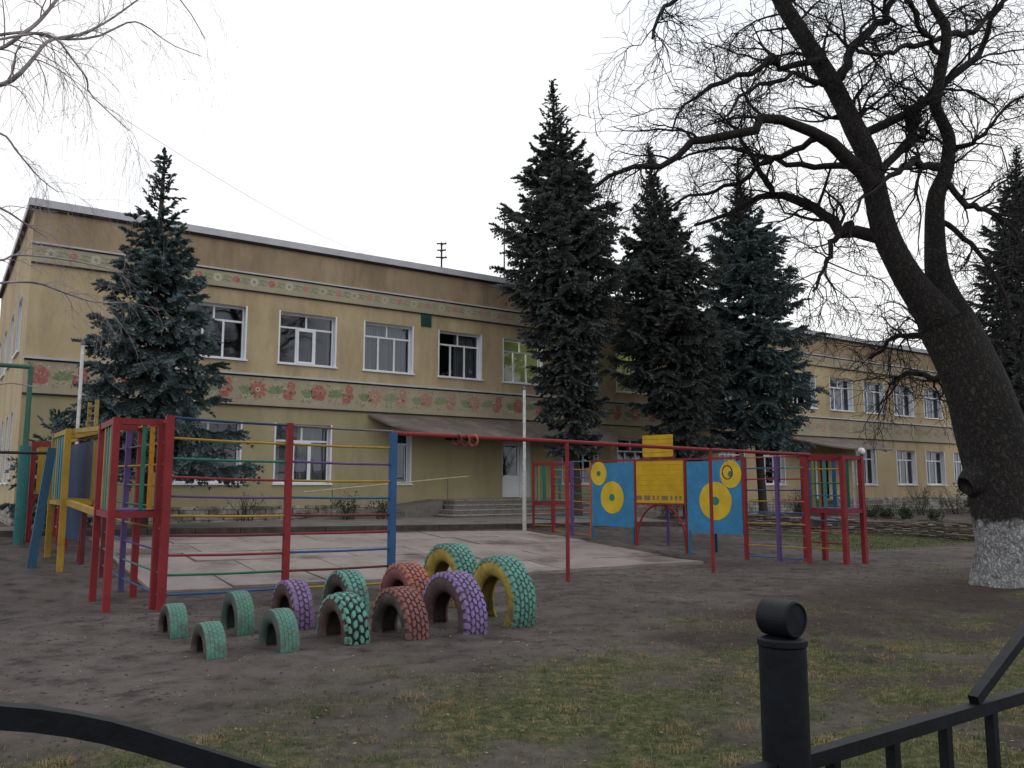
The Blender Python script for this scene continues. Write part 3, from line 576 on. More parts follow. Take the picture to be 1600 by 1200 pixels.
# ---------------------------------------------------------------- tyres
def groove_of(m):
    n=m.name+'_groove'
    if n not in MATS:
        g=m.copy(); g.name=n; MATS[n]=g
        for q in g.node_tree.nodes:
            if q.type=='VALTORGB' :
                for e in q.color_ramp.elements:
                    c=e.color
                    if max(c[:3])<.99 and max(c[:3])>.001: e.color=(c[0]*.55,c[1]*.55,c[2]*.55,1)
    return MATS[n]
def tyre(u,s,ztop,D,Wd,body_m,tread_m,style,label,seed,group='half-buried painted tyres',groove=None,tilt=0):
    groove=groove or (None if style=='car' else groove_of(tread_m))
    g=float(zg(u,s)); R=D/2; zc=ztop-R; n=72; rr=random.Random(seed)
    C=FB.P(u+Wd/2,s-R,zc) if False else FB.P(u,s-R,zc)
    base=FB.P(u,s-R,g); o=thing('tyre',base,label,'tyre',group)
    ax=U*math.cos(tilt)+N*math.sin(tilt); ra=N*math.cos(tilt)-U*math.sin(tilt)
    def ring(prof,n,mi,mb):
        th=np.arange(n)/n*2*math.pi; V=np.array([C+ax*w+(ra*math.cos(t)+Z*math.sin(t))*r for t in th for (w,r) in prof]); k=len(prof)
        f=[(i*k+j,i*k+j+1,((i+1)%n)*k+j+1,((i+1)%n)*k+j) for i in range(n) for j in range(k-1)]
        mb.add(V,f,mi)
    h=Wd/2; sh=.93 if style!='car' else .955
    body=[(-h*.98,R*sh),(-h*1.08,R*.86),(-h*1.1,R*.76),(-h*1.0,R*.66),(-h*.8,R*.585),(-h*.62,R*.575),(-h*.62,R*.62),(-h*.85,R*.72),(-h*.85,R*.85),(0,R*.9),(h*.85,R*.85),(h*.85,R*.72),(h*.62,R*.62),(h*.62,R*.575),(h*.8,R*.585),(h*1.0,R*.66),(h*1.1,R*.76),(h*1.08,R*.86),(h*.98,R*sh)]
    mb=MB(); ring(body[:7],n,0,mb); ring(body[6:],n,0,mb); mb.build('carcass',body_m,o,smooth=True)
    mb=MB(); tb=R*(.965 if style!='car' else .985)
    ring([(-h*.98,R*sh),(-h*.9,tb),(0,tb+R*.01),(h*.9,tb),(h*.98,R*sh)],n,1 if groove else 0,mb)
    def lug(t,w,dt,dw,r0,r1,poly,sk=0):
        V=[]
        for (r,q) in ((r0,1.0),(r1,.94)):
            for (x,y) in poly:
                tt=t+(x*q+sk*y)*dt; V.append(C+ax*(w+y*q*dw)+(ra*math.cos(tt)+Z*math.sin(tt))*r)
        m=len(poly); f=[tuple(range(m,2*m))]+[(i,(i+1)%m,m+(i+1)%m,m+i) for i in range(m)]; mb.add(np.array(V),f)
    hexp=[(-.95,-.45),(-.3,-.95),(.6,-.85),(.95,.15),(.45,.95),(-.65,.8)]; sq=[(-1,-1),(1,-1),(1,1),(-1,1)]
    if style=='truck': rows,cnt,hh,pl=5,int(2*math.pi*R/.085),.014,hexp
    elif style=='chunky': rows,cnt,hh,pl=4,int(2*math.pi*R/.10),.030,hexp
    elif style=='side': rows,cnt,hh,pl=4,int(2*math.pi*R/.075),.011,hexp
    else: rows,cnt,hh,pl=5,int(2*math.pi*R/.055),.004,sq
    dw=Wd/rows/2*.94
    for k in range(cnt):
        t0=2*math.pi*k/cnt
        if math.sin(t0)*R+zc<g-.12: continue
        for j in range(rows):
            w=-h+Wd*(j+.5)/rows; t=t0+(.5 if j%2 else 0)*2*math.pi/cnt; edge=(j in (0,rows-1)); dt=math.pi/cnt*(.97 if style!='chunky' else .84)
            lug(t+rr.uniform(-.004,.004),w,dt,dw*(.92 if style!='chunky' else .82),tb-.004,R+hh*(.4 if edge else .75)*1.0-(.02*R if edge else 0)*.5,pl if not (edge and style=='side') else sq,.25*(1 if j%2 else -1))
    if style in ('side','truck','chunky'):
        cn=int(cnt*.8)
        for k in range(cn):
            t=2*math.pi*k/cn
            if math.sin(t)*R+zc<g-.12: continue
            for sgn in (-1,1):
                V=[]
                dt=math.pi/cn*.6
                for (x,w,r) in ((-1,h*.9,R*1.0),(1,h*.9,R*1.0),(1,h*1.07,R*.90),(-1,h*1.07,R*.90),(-.8,h*.98,R*1.015),(.8,h*.98,R*1.015),(.8,h*1.13,R*.915),(-.8,h*1.13,R*.915)):
                    tt=t+x*dt; V.append(C+ax*w*sgn+(ra*math.cos(tt)+Z*math.sin(tt))*r)
                mb.hexa(V)
    mats=[tread_m]+([groove] if groove else []); mb.build('tread',mats,o)
def tp(name,c,dirt=(.10,.085,.08)): return simple(name,c,.75,.22,7,.3,dirt=dirt,dsc=6)
TG=tp('tyre_green',(.09,.21,.165)); TG2=tp('tyre_mint',(.11,.265,.22)); TP=tp('tyre_purple',(.19,.125,.25)); TP2=tp('tyre_violet',(.23,.16,.34)); TR=tp('tyre_salmon',(.37,.14,.105)); TR2=tp('tyre_brown_red',(.20,.085,.078)); TY=tp('tyre_yellow',(.34,.25,.05)); TBR=tp('tyre_side_brown',(.075,.045,.04)); TSG=tp('tyre_side_green',(.05,.075,.065)); TBK=simple('tyre_groove',(.012,.016,.014))
tyre(2.28,15.95,.31,.60,.19,RUB,TG,'car','smallest green car tyre, back row nearest the red tower',1)
tyre(2.28,17.4,.30,.60,.19,RUB,TG,'car','small green car tyre at the left end of the front row',2)
tyre(2.92,16.2,.42,.68,.19,TSG,TG,'car','taller smooth green tyre second from left in the back row',3)
tyre(2.93,17.55,.385,.68,.19,TSG,TG,'car','smooth green tyre with scuffed grey shoulder, second in the front row',4)
tyre(3.60,16.15,.49,.84,.23,TBR,TP,'side','purple tyre in the back row below the red bar-wall post',5)
tyre(4.38,15.95,.54,.92,.25,RUB,TG2,'side','large mint green tyre in the back row behind the chunky green one',6)
tyre(3.66,17.5,.46,.82,.25,TBR,TG2,'chunky','mint green tyre with chunky tread blocks and black grooves',7,groove=TBK)
tyre(5.15,16.15,.60,1.0,.28,TR2,TR,'truck','salmon red tyre in the back row beneath the blue post',8)
tyre(4.27,17.65,.50,.90,.25,RUB,TR2,'truck','brownish red tyre between the chunky green and violet tyres',9)
tyre(6.0,15.9,.80,1.12,.30,TY,TG2,'truck','large back-row tyre with yellow sidewall and green tread behind the violet tyre',10)
tyre(4.99,17.65,.62,1.06,.27,TBR,TP2,'truck','violet truck tyre with dark sidewall in the front row',11)
tyre(5.72,17.55,.75,1.08,.28,TY,TG2,'truck','large yellow-sided tyre with green tread at the right end of the front row',12)

# ---------------------------------------------------------------- climbing frames
def gz(p): return float(ground(p[0],p[1]))
def pt(a,b,k,side,off,z):          # k metres along a->b, off metres sideways (outward)
    a=np.array(a,float); b=np.array(b,float); d=(b-a)/np.linalg.norm(b-a); n=np.array([-d[1],d[0]])*side; q=a+d*k+n*off
    return FB.P(q[0],q[1],z)
def postbar(P,z1,w,mat,parent,name='post',lean=(0,0)):
    b=P.copy(); b[2]=gz(P); base=b.copy(); base[2]-=.15; t=P.copy(); t[2]=z1; t[0]+=lean[0]; t[1]+=lean[1]
    mb=MB(); mb.bar(base,t,w,w,side=U) if w>.07 else mb.tube([base,t],w/2,10)
    mb.add([t+np.array([dx*w*.5,dy*w*.5,.002]) for dx,dy in ((-.7,-.7),(.7,-.7),(.7,.7),(-.7,.7))],[(0,1,2,3)])
    return mb.build(name,mat,parent)
def rung(p,q,mat,parent,r=.014,name='bar',sag=0):
    mb=MB(); mid=(np.array(p)+np.array(q))/2-Z*sag; mb.tube([p,mid,q],r,8); return mb.build(name,mat,parent)
def ladder(a,b,side,ks,zt,pmats,rungmats,label,group,zb=.2,skip_first=False,skip_last=False,n=None):
    o=thing('climbing_ladder',pt(a,b,(ks[0]+ks[-1])/2,side,0,0),label,'climbing bars',group); o.location.z=0
    n=n or 9; 
    for i,k in enumerate(ks):
        if (i==0 and skip_first) or (i==len(ks)-1 and skip_last): continue
        postbar(pt(a,b,k,side,0,0),zt,.075,pmats[i],o)
    c=0
    for i in range(len(ks)-1):
        for j in range(n):
            p=pt(a,b,ks[i],side,0,0); q=pt(a,b,ks[i+1],side,0,0); gp,gq=gz(p),gz(q)
            t=j/(n-1); p[2]=gp+zb+(zt-.02-gp-zb)*t; q[2]=gq+zb+(zt-.02-gq-zb)*t
            rung(p,q,rungmats[(i*7+j*1)%len(rungmats)] if not isinstance(rungmats[0],(list,tuple)) else rungmats[i][j],o)
    return o
def board(parent,a,b,side,k0,k1,z0,z1,mat,name='panel',th=.03,wob=0):
    mb=MB(); A=pt(a,b,k0,side,-th/2,0);B=pt(a,b,k1,side,-th/2,0);C=pt(a,b,k1,side,th/2,0);D=pt(a,b,k0,side,th/2,0)
    c=[]
    for z in (z0,z1):
        for p in (A,B,C,D): p=p.copy(); p[2]=z; c.append(p)
    mb.hexa(c); return mb.build(name,mat,parent)
def tower(c4,zt,zf,mat,label,slats,rungs_face=None,group=None,corners=(0,1,2,3),w=.085,floor=PUR,rm=None,slat_z=None):
    # c4: four (u,s) corners in order front-left, front-right, back-right, back-left
    ctr=np.mean(np.array(c4),axis=0); o=thing('climbing_tower',FB.P(ctr[0],ctr[1],float(zg(*ctr))),label,'climbing frame',group)
    Pc=[FB.P(u,s,0) for u,s in c4]
    for i in corners: postbar(Pc[i],zt,w,mat,o)
    def Q(i,t,z):
        p=Pc[i]*(1-t)+Pc[(i+1)%4]*t; p=p.copy(); p[2]=z; return p
    mb=MB()
    for i in range(4):
        mb.bar(Q(i,.02,zt-.045),Q(i,.98,zt-.045),w*.7,.08)
    mb.build('top_frame',mat,o); mb=MB()
    for i in range(4): mb.bar(Q(i,.03,zf-.04),Q(i,.97,zf-.04),w*.6,.08)
    mb.build('floor_frame',mat,o)
    mb=MB(); c=[]
    for z in (zf+.001,zf+.025):
        for i in (0,1,2,3): p=Pc[i]*.92+sum(Pc)/4*.08; p=p.copy(); p[2]=z; c.append(p)
    mb.hexa(c); mb.build('floor_board',floor,o)
    for (face,t,wd,m) in slats:
        mb=MB(); d=Q(face,1,0)-Q(face,0,0); d/=np.linalg.norm(d); mb.bar(Q(face,t,zf+.02),Q(face,t,zt-.085),wd,.02,side=d); mb.build('slat',m,o)
    rm=rm or [GRN,YEL,PUR,BLU,RED]
    for (face,zlist,cols) in (rungs_face or []):
        for j,z in enumerate(zlist): rung(Q(face,.03,z),Q(face,.97,z),cols[j%len(cols)],o,.015)
    return o
# -- left structure
LZ=2.49
tower([(1.90,13.72),(2.46,13.72),(2.46,12.38),(1.94,12.34)],LZ,1.27,RED,'near red climbing tower with green and orange upright slats at the left of the yard',
  [(3,.30,.09,OLV),(3,.52,.09,TEAL),(3,.70,.10,OLV),(3,.87,.08,LBL),(0,.62,.05,GRN),(0,.80,.06,ORA)],w=.088,floor=PUR)
LA=(2.49,13.86); LB=(2.06,5.8)
o=ladder(LA,LB,-1,[0.0,2.0,3.3],LZ-.02,[RED,PUR,DRED],[[BLU,TEAL,PUR,YEL,GRN,GRY,YEL,GRY,YEL],[BLU,TEAL,BLU,YEL,GRN,GRY,YEL,PUR,YEL]],'left climbing ladder with purple middle post behind the near red tower','side ladders',skip_first=True,n=9)
sw=thing('slat_wall',FB.P(2.3,9,0),'left line of blue, brown and yellow upright boards under a yellow open box','play wall')
for k0,k1,m_,z0 in ((4.0,4.2,OLV,1.3),(4.25,4.45,YEL,1.3),(4.5,4.68,BLU,1.3),(4.75,4.9,BRN,1.3)): board(sw,LA,LB,-1,k0,k1,z0,LZ-.1,m_,'upright_board')
board(sw,LA,LB,-1,4.85,6.5,.62,LZ-.1,NAVY,'blue_board')
for k,m_,z_ in ((4.75,DRED,1.3),(6.55,BRN,LZ)): postbar(pt(LA,LB,k,-1,.03,0),z_,.075,m_,sw)
postbar(FB.P(2.21,8.75,0),1.32,.08,RED,sw,lean=(.09,-.05))
mb=MB(); mb.bar(pt(LA,LB,3.3,-1,0,LZ-.02),pt(LA,LB,6.4,-1,0,LZ-.02),.05); mb.build('top_rail',YEL,sw)
mb=MB(); mb.bar(pt(LA,LB,3.3,-1,0,1.26),pt(LA,LB,4.65,-1,0,1.26),.07,.09); mb.build('lower_rail',YEL,sw)
# yellow open box above
for k in (4.15,4.75,): 
    mb=MB(); mb.bar(pt(LA,LB,k,-1,.05,LZ),pt(LA,LB,k,-1,.05,3.08),.06); mb.build('box_post',OLV,sw)
mb=MB()
for z in np.arange(2.6,3.1,.13): mb.bar(pt(LA,LB,4.15,-1,.05,z),pt(LA,LB,4.75,-1,.05,z),.03,.035)
mb.build('box_slats',BRN,sw)
tower([(1.80,9.78),(2.24,9.78),(2.12,8.1),(1.78,8.1)],2.56,1.36,YEL,'yellow climbing tower with teal and olive slats, middle of the left row',
  [(3,.12,.16,TEAL),(3,.28,.16,OLV),(3,.45,.16,LBL),(3,.62,.16,TEAL),(3,.78,.16,OLV),(3,.9,.12,OLV)],w=.095,floor=YEL,corners=(0,3))
mb=MB(); mb.bar(FB.P(1.86,9.9,1.33),FB.P(1.95,12.3,1.22),.08,.09); mb.bar(FB.P(1.9,9.9,2.52),FB.P(1.98,12.25,2.44),.06,.07)
mb.build('link_rail',YEL,sw)
tower([(1.62,6.1),(2.18,6.1),(2.18,5.35),(1.58,5.35)],2.50,1.42,RED,'far left red climbing tower with yellow and green slats near the kerb',
  [(0,.25,.12,YEL),(0,.45,.12,OLV),(0,.62,.12,GRN),(0,.8,.12,YEL),(3,.4,.1,YEL),(3,.7,.1,GRN)],rungs_face=[(1,[.75,.95,1.15],[WPAINT,RED])],w=.09)
lf=ladder(LA,LB,-1,[6.5,7.3],2.4,[RED,RED],[RED,WPAINT,YEL],'short red ladder with white rungs beyond the left blue board','side ladders',n=8)
# -- long bar wall facing the camera
BA=(2.46,13.9); BBq=(15.0,14.75)
bw=thing('bar_wall',FB.P(4.1,13.95,0),'wall of coloured horizontal bars on red and blue posts right of the near red tower','climbing bars')
kpos=[.0,1.66,3.24]
postbar(pt(BA,BBq,.06,1,0,0),2.53,.1,RED,bw); postbar(pt(BA,BBq,1.66,1,0,0),2.49,.085,RED,bw); postbar(pt(BA,BBq,3.24,1,0,0),2.41,.095,BLU,bw)
# bar heights read at the two ends of each bay
rowsL=[(2.47,2.44,NAVY),(2.24,2.21,YEL),(1.97,1.95,GRN),(1.66,1.66,RED),(1.36,1.385,PUR),(1.06,1.09,YEL),(.72,.76,DRED),(.46,.50,RED),(.17,.19,BLU)]
rowsL.insert(8,None)
zl=lambda y,u,s: None
def zrow(px,py,u,s): return P3(px,py,u,s)
def pxrow(yl,xl,yr,xr,mat,k0,k1):
    A=pt(BA,BBq,k0,1,0,0); B=pt(BA,BBq,k1,1,0,0)
    ra_,rb_=ray(xl,yl),ray(xr,yr); A[2]=CZ+ra_[2]/ra_[1]*A[1]; B[2]=CZ+rb_[2]/rb_[1]*B[1]
    rung(A,B,mat,bw,.017,sag=.008)
for yl,yr,m_ in ((652,665,NAVY),(684,694,YEL),(716,722,GRN),(745,751,RED),(775,778,PUR),(806,806,YEL),(837,835,DRED),(868,864,RED),(899,892,GRN),(930,919,BLU)): pxrow(yl,262,yr,448,m_,.06,1.66)
for yl,yr,m_ in ((665,674,GRY),(694,700,YEL),(721,726,PUR),(751,752,YEL),(777,778,BLU),(805,804,DRED),(834,830,RED),(863,857,BLU),(892,884,DRED),(919,911,YEL)): pxrow(yl,458,yr,610,m_,1.66,3.24)
# -- beam frame with hanging rings
bf=thing('beam_frame',FB.P(10,14.5,0),'long red horizontal beam on two thin red posts with gym rings','climbing frame')
z0_,z1_=2.405,2.25
mb=MB(); P=[pt(BA,BBq,3.2,1,0,2.40),pt(BA,BBq,6.47,1,0,2.355),pt(BA,BBq,9.76,1,0,2.29),pt(BA,BBq,12.55,1,0,2.25)]; mb.tube(P,.034,10); mb.build('beam',RED,bf)
for k,zt in ((6.43,2.34),(9.74,2.32)): postbar(pt(BA,BBq,k,1,0,0),zt,.068,RED,bf)
def torus(mb,c,ax1,ax2,R,r,n=22,a0=0,a1=2*math.pi):
    th=np.linspace(a0,a1,n+1); mb.tube([c+ax1*math.cos(t)*R+ax2*math.sin(t)*R for t in th],r,6,caps=False)
d_=(pt(BA,BBq,9,1,0,0)-pt(BA,BBq,8,1,0,0))
for k,m_ in ((4.33,DRED),(4.47,BRN),(4.62,PNK)):
    mb=MB(); c=pt(BA,BBq,k,1,0,2.375)-Z*.05; torus(mb,c,d_*.35+N*.93,Z,.085,.016); mb.build('ring',m_,bf)
mb=MB(); torus(mb,pt(BA,BBq,4.40,1,.02,2.26),d_,Z,.07,.013); torus(mb,pt(BA,BBq,4.56,1,.03,2.27),d_,Z,.06,.013); mb.build('ring',DRED,bf)
for k in (7.35,7.75):
    mb=MB(); c=pt(BA,BBq,k,1,0,2.30); torus(mb,c-Z*.02,d_*.8+N*.3,Z,.065,.012,14,-1.4,2.4); mb.build('hook',RED,bf)
for px_,py_,R_,k in ((1133,738,.13,10.18),(1203,742,.12,11.35)):
    c=pt(BA,BBq,k,1,0,0); r_=ray(px_,py_); c[2]=CZ+r_[2]/r_[1]*c[1]; mb=MB(); torus(mb,c,d_,Z,R_,.012); mb.build('hanging_ring',DRED,bf)
    top=pt(BA,BBq,k,1,0,2.27); mb=MB(); n_=int((top[2]-c[2]-R_)/.035)
    for q in range(max(n_,1)): mb.bar(c+Z*(R_+q*.035),c+Z*(R_+q*.035+.028),.010,.004)
    mb.build('chain',GRY,bf)
# -- right structure
RA=(14.9,14.7); RB=(13.6,7.0); RZ=2.24
ladder(RA,RB,-1,[0,.66,1.43],RZ,[RED,PUR,RED],[[BLU,YEL,GRY,YEL,BLU,PNK,NAVY,RED,TEAL,RED],[BLU,YEL,GRY,YEL,BLU,YEL,NAVY,RED,BLU,PNK]],'right climbing ladder with purple middle post beside the large blue board','side ladders',n=10,zb=.1)
pw=thing('play_wall',FB.P(14.5,10.5,0),'play wall of two sky-blue boards with yellow circles around a yellow hatch and red arch','play wall')
def circ(parent,k,z,r,rz,mat,lay,name='circle'):
    mb=MB(); c=pt(RA,RB,k,-1,0,z); d=pt(RA,RB,1,-1,0,0)-pt(RA,RB,0,-1,0,0); nrm=-(pt(RA,RB,0,-1,1,0)-pt(RA,RB,0,-1,0,0)); 
    nrm=nrm if np.dot(nrm,-c+np.array([0,0,c[2]]))>0 else -nrm
    mb.disc(c+nrm*(.017+.004*lay),d,Z,r,rz,40,0,.02,int(k*10)); return mb.build(name,mat,parent)
p1=board(pw,RA,RB,-1,1.50,2.92,.54,2.17,SKB,'blue_board'); p2=board(pw,RA,RB,-1,4.46,5.80,.60,2.18,SKB,'blue_board')
for par,kk in ((p1,((2.17,1.27,.42,.43),(1.76,1.87,.27,.31))),(p2,((5.14,1.32,.37,.40),(5.57,1.92,.26,.30)))):
    for (k,z,r,rz) in kk: circ(par,k,z,r,rz,YCI,1); circ(par,k,z,r*.24,rz*.22,GCI,2,'circle_centre')
for k0,k1,m_ in ((1.5,2.92,SKB),(4.46,5.80,SKB)):
    mb=MB(); mb.tube([pt(RA,RB,k0,-1,-.03,.70),pt(RA,RB,k1,-1,-.03,.72)],.012,6); mb.build('cross_rail',LBL,pw)
for k,m_,zt in ((2.97,RED,RZ),(4.43,RED,RZ),(5.86,PNK,RZ)): postbar(pt(RA,RB,k,-1,0,0),zt,.06,m_,pw)
for k,m_ in ((2.88,LBL),(4.5,LBL),(5.78,LBL)):
    p=pt(RA,RB,k,-1,.0,0); q=p.copy(); q[2]=.6; p[2]=gz(p)-.1; mb=MB(); mb.bar(p,q,.06); mb.build('foot',m_,pw)
mb=MB(); mb.bar(pt(RA,RB,1.43,-1,0,RZ-.02),pt(RA,RB,5.9,-1,0,RZ),.05,.045); mb.build('top_rail',RED,pw)
yb=MB()
def kb_(k0,k1,z0,z1,mb,th=.025):
    A=[pt(RA,RB,k,-1,o_,0) for k,o_ in ((k0,-th/2),(k1,-th/2),(k1,th/2),(k0,th/2))]; c=[]
    for z in (z0,z1):
        for p in A: p=p.copy(); p[2]=z; c.append(p)
    mb.hexa(c)
zz=1.375
while zz<2.15: kb_(3.02,4.38,zz,zz+.118,yb,.025+.006*random.random()); zz+=.122
kb_(3.02,4.38,1.20,1.265,yb)
for k in np.linspace(3.02,4.30,11): 
    if random.random()<.7: kb_(k,k+.05,1.265,1.375,yb)
yb.build('yellow_hatch',YBD,pw)
mb=MB(); zz=2.30
while zz<2.75: kb_(3.30,4.17,zz,zz+.10,mb,.03+.01*random.random()); zz+=.106
mb.build('yellow_top_board',YBD,pw)
mb=MB(); kb_(3.28,4.19,2.27,2.30,mb,.06); mb.bar(pt(RA,RB,3.3,-1,.0,2.22),pt(RA,RB,3.3,-1,.0,2.32),.04); mb.bar(pt(RA,RB,4.15,-1,0,2.22),pt(RA,RB,4.15,-1,0,2.32),.04); mb.build('top_board_frame',BRN,pw)
mb=MB(); kb_(2.99,4.41,1.155,1.20,mb,.05); mb.build('lower_rail',RED,pw)
ar=[]; 
for t in np.linspace(0,math.pi,25):
    k=3.70+.70*math.cos(t); g0=gz(pt(RA,RB,k,-1,0,0)); ar.append(pt(RA,RB,k,-1,-.02,g0-.05+(1.165-g0+.05)*math.sin(t)**.75))
mb=MB(); mb.tube(ar,.025,8); mb.build('arch',RED,pw)
for k,off,m_ in ((4.3,.85,PUR),(2.95,.85,NAVY)): postbar(pt(RA,RB,k,-1,-off,0) if False else FB.P(*( (np.array(RA)+ (np.array(RB)-np.array(RA))/7.81*k+np.array([.85,.1])) ),0),1.2,.07,m_,pw)
ladder(RA,RB,-1,[5.86,6.5,7.17],RZ+.02,[PNK,PUR,RED],[[PNK,GRY,TEAL,PNK,YEL,GRN,RED,PUR,YEL,TEAL],[YEL,PNK,BLU,PNK,YEL,PNK,TEAL,PNK,YEL,PUR]],'far right-hand ladder with pale rungs beyond the smaller blue board','side ladders',skip_first=True,n=10,zb=.08)
e=np.array(RB)-np.array(RA); e/=np.linalg.norm(e); K=lambda k,off: tuple(np.array(RA)+e*k+np.array([off,0]))
tower([K(7.2,.02),K(7.2,.65),K(7.92,.65),K(7.92,.0)],RZ+.02,1.18,RED,'small red climbing tower with yellow and green slats, far end of the blue boards',
  [(3,.3,.04,YEL),(3,.55,.12,GRN),(1,.3,.1,YEL),(1,.6,.1,TEAL),(2,.4,.12,YEL),(2,.7,.12,TEAL)],rungs_face=[(3,[.55,.72,.9],[YEL,NAVY,PNK])],w=.07)
tower([(15.5,15.15),(16.15,15.15),(16.15,14.2),(15.5,14.2)],RZ,1.12,RED,'red climbing tower with rungs and green slats beside the big whitewashed tree',
  [(1,.18,.05,WPAINT),(1,.34,.07,GRN),(1,.5,.05,WPAINT),(1,.68,.09,LBL),(2,.15,.09,OLV),(2,.4,.07,GRN),(2,.65,.07,LBL),(2,.85,.07,YEL),(3,.25,.06,OLV),(3,.55,.08,TEAL)],
  rungs_face=[(3,[.3,.42,.66,.88,1.06,1.4,1.66,1.96],[YEL,RED,PNK,BLU,YEL,BLU,GRN,ORA])],w=.095)
mb=MB(); mb.bar(pt(BA,BBq,12.52,1,0,2.23),FB.P(15.5,15.15,2.22),.06,.06); mb.build('tie_bar',RED,bf)
# -- teal goal frame and leaning blue bar at far left
TEALD=paint('old_teal',(.03,.17,.17),amt=.55); GRND=paint('old_green',(.05,.15,.11),amt=.55); OBL=paint('old_blue',(.03,.11,.19),amt=.56)
tf=thing('bar_frame',FB.P(1.45,6.3,float(zg(1.45,6.3))),'tall teal post frame with a high thin crossbar at the left edge','bar frame')
b=FB.P(1.45,6.3,.35); t_=P3(42,572,1.45,6.3); mid=b+(t_-b)*.56
mb=MB(); mb.tube([b-Z*.1,mid],.105,12); mb.build('lower_post',TEALD,tf); mb=MB(); mb.tube([mid-Z*.02,t_],[.055,.045],10); mb.build('upper_post',GRND,tf)
mb=MB(); mb.tube([t_-Z*.02,t_-U*3.4-Z*.02],.045,8); mb.build('crossbar',GRND,tf); mb=MB(); mb.tube([t_-U*3.4,FB.P(-1.95,6.3,.3)],.06,8); mb.build('far_post',TEAL,tf)
pf=thing('pull_up_bar',FB.P(1.42,9.3,float(zg(1.42,9.3))),'leaning blue post carrying a dark pull-up bar at the left edge','pull-up bar')
b=FB.P(1.42,9.3,.15); t_=P3(78,700,1.62,9.3); mb=MB(); mb.bar(b,t_,.135,.12,side=U); mb.build('post',OBL,pf)
mb=MB(); q=t_-Z*.09; mb.tube([q,q-U*2.6+Z*.0],.026,8); mb.build('bar',DARKM,pf)
mb=MB(); mb.bar(FB.P(-.95,9.3,.1),q-U*2.55+Z*.1,.13); mb.build('far_post',OBL,pf)

# ---------------------------------------------------------------- wattle fence and garden bed
def PG(px,py):
    z=0.
    for _ in range(60):
        r=ray(px,py); t=(z-CZ)/r[2]; x,y=r[0]*t,r[1]*t; z=.7*z+.3*float(ground(x,y))
    return np.array([x,y,z])
wp=[FB.P(18.9,9.0,0),PG(1165,829),PG(1250,832),PG(1358,835),PG(1450,840),PG(1530,846),FB.P(27.0,13.6,0),FB.P(29.5,13.8,0)]
def resample(pts,n):
    pts=np.array(pts); k=np.linspace(0,len(pts)-1,n); i=np.minimum(k.astype(int),len(pts)-2); f=(k-i)[:,None]
    P0=pts[np.maximum(i-1,0)];P1=pts[i];P2=pts[i+1];P3_=pts[np.minimum(i+2,len(pts)-1)]
    return .5*((2*P1)+(-P0+P2)*f+(2*P0-5*P1+4*P2-P3_)*f*f+(-P0+3*P1-3*P2+P3_)*f**3)
wl=resample(wp,260)
for q in wl: q[2]=gz(q)
wf=thing('wattle_fence',wl[100],'low woven willow fence edging the flower bed behind the right climbing frame','fence')
mb=MB(); tn=np.gradient(wl,axis=0); tn/=np.linalg.norm(tn,axis=1,keepdims=True); sd_=np.cross(tn,Z)
for r_ in range(34):
    z=.02+.50*r_/34; i0=random.randint(0,60); 
    while i0<250:
        i1=min(259,i0+random.randint(40,110)); i_=np.arange(i0,i1+1); ph=(r_%2)*math.pi
        p=wl[i_]+sd_[i_]*(np.sin(i_*.55+ph)*.035)[:,None]; p=p+Z*(z+.018*np.sin(i_*.13+r_*2.1)+random.uniform(-.02,.02)+.02*np.cumsum(rng.normal(0,.25,len(i_)))*.3)[:,None]
        if len(i_)>3: mb.tube(p[::2],random.uniform(.009,.017),5,random.choice([0,0,1,1,2]))
        i0=i1+random.randint(-8,3)
mb.build('woven_rods',[RODM,simple('rod_dark',(.05,.04,.035),.9,.5,5,.3),simple('rod_pale',(.34,.30,.26),.8,.4,5,.3)],wf)
for k in range(6,258,11):
    b=wl[k]; mb=MB(); mb.tube([b-Z*.1,b+Z*random.uniform(.48,.6)+U*random.uniform(-.03,.03)],.02,6); mb.build('stake',RODM,wf)
def leafcards(mb,C,size,rs,flat=.5):
    n=len(C); d=rs.normal(size=(n,3)); d/=np.linalg.norm(d,axis=1,keepdims=True); e=rs.normal(size=(n,3)); e-=d*np.sum(e*d,1,keepdims=True); e/=np.linalg.norm(e,axis=1,keepdims=True)
    sz=(size*rs.uniform(.6,1.3,n))[:,None]; V=np.stack([C-d*sz,C+e*sz*flat,C+d*sz,C-e*sz*flat],1).reshape(-1,3)
    mb.add(V,np.arange(4*n).reshape(-1,4))
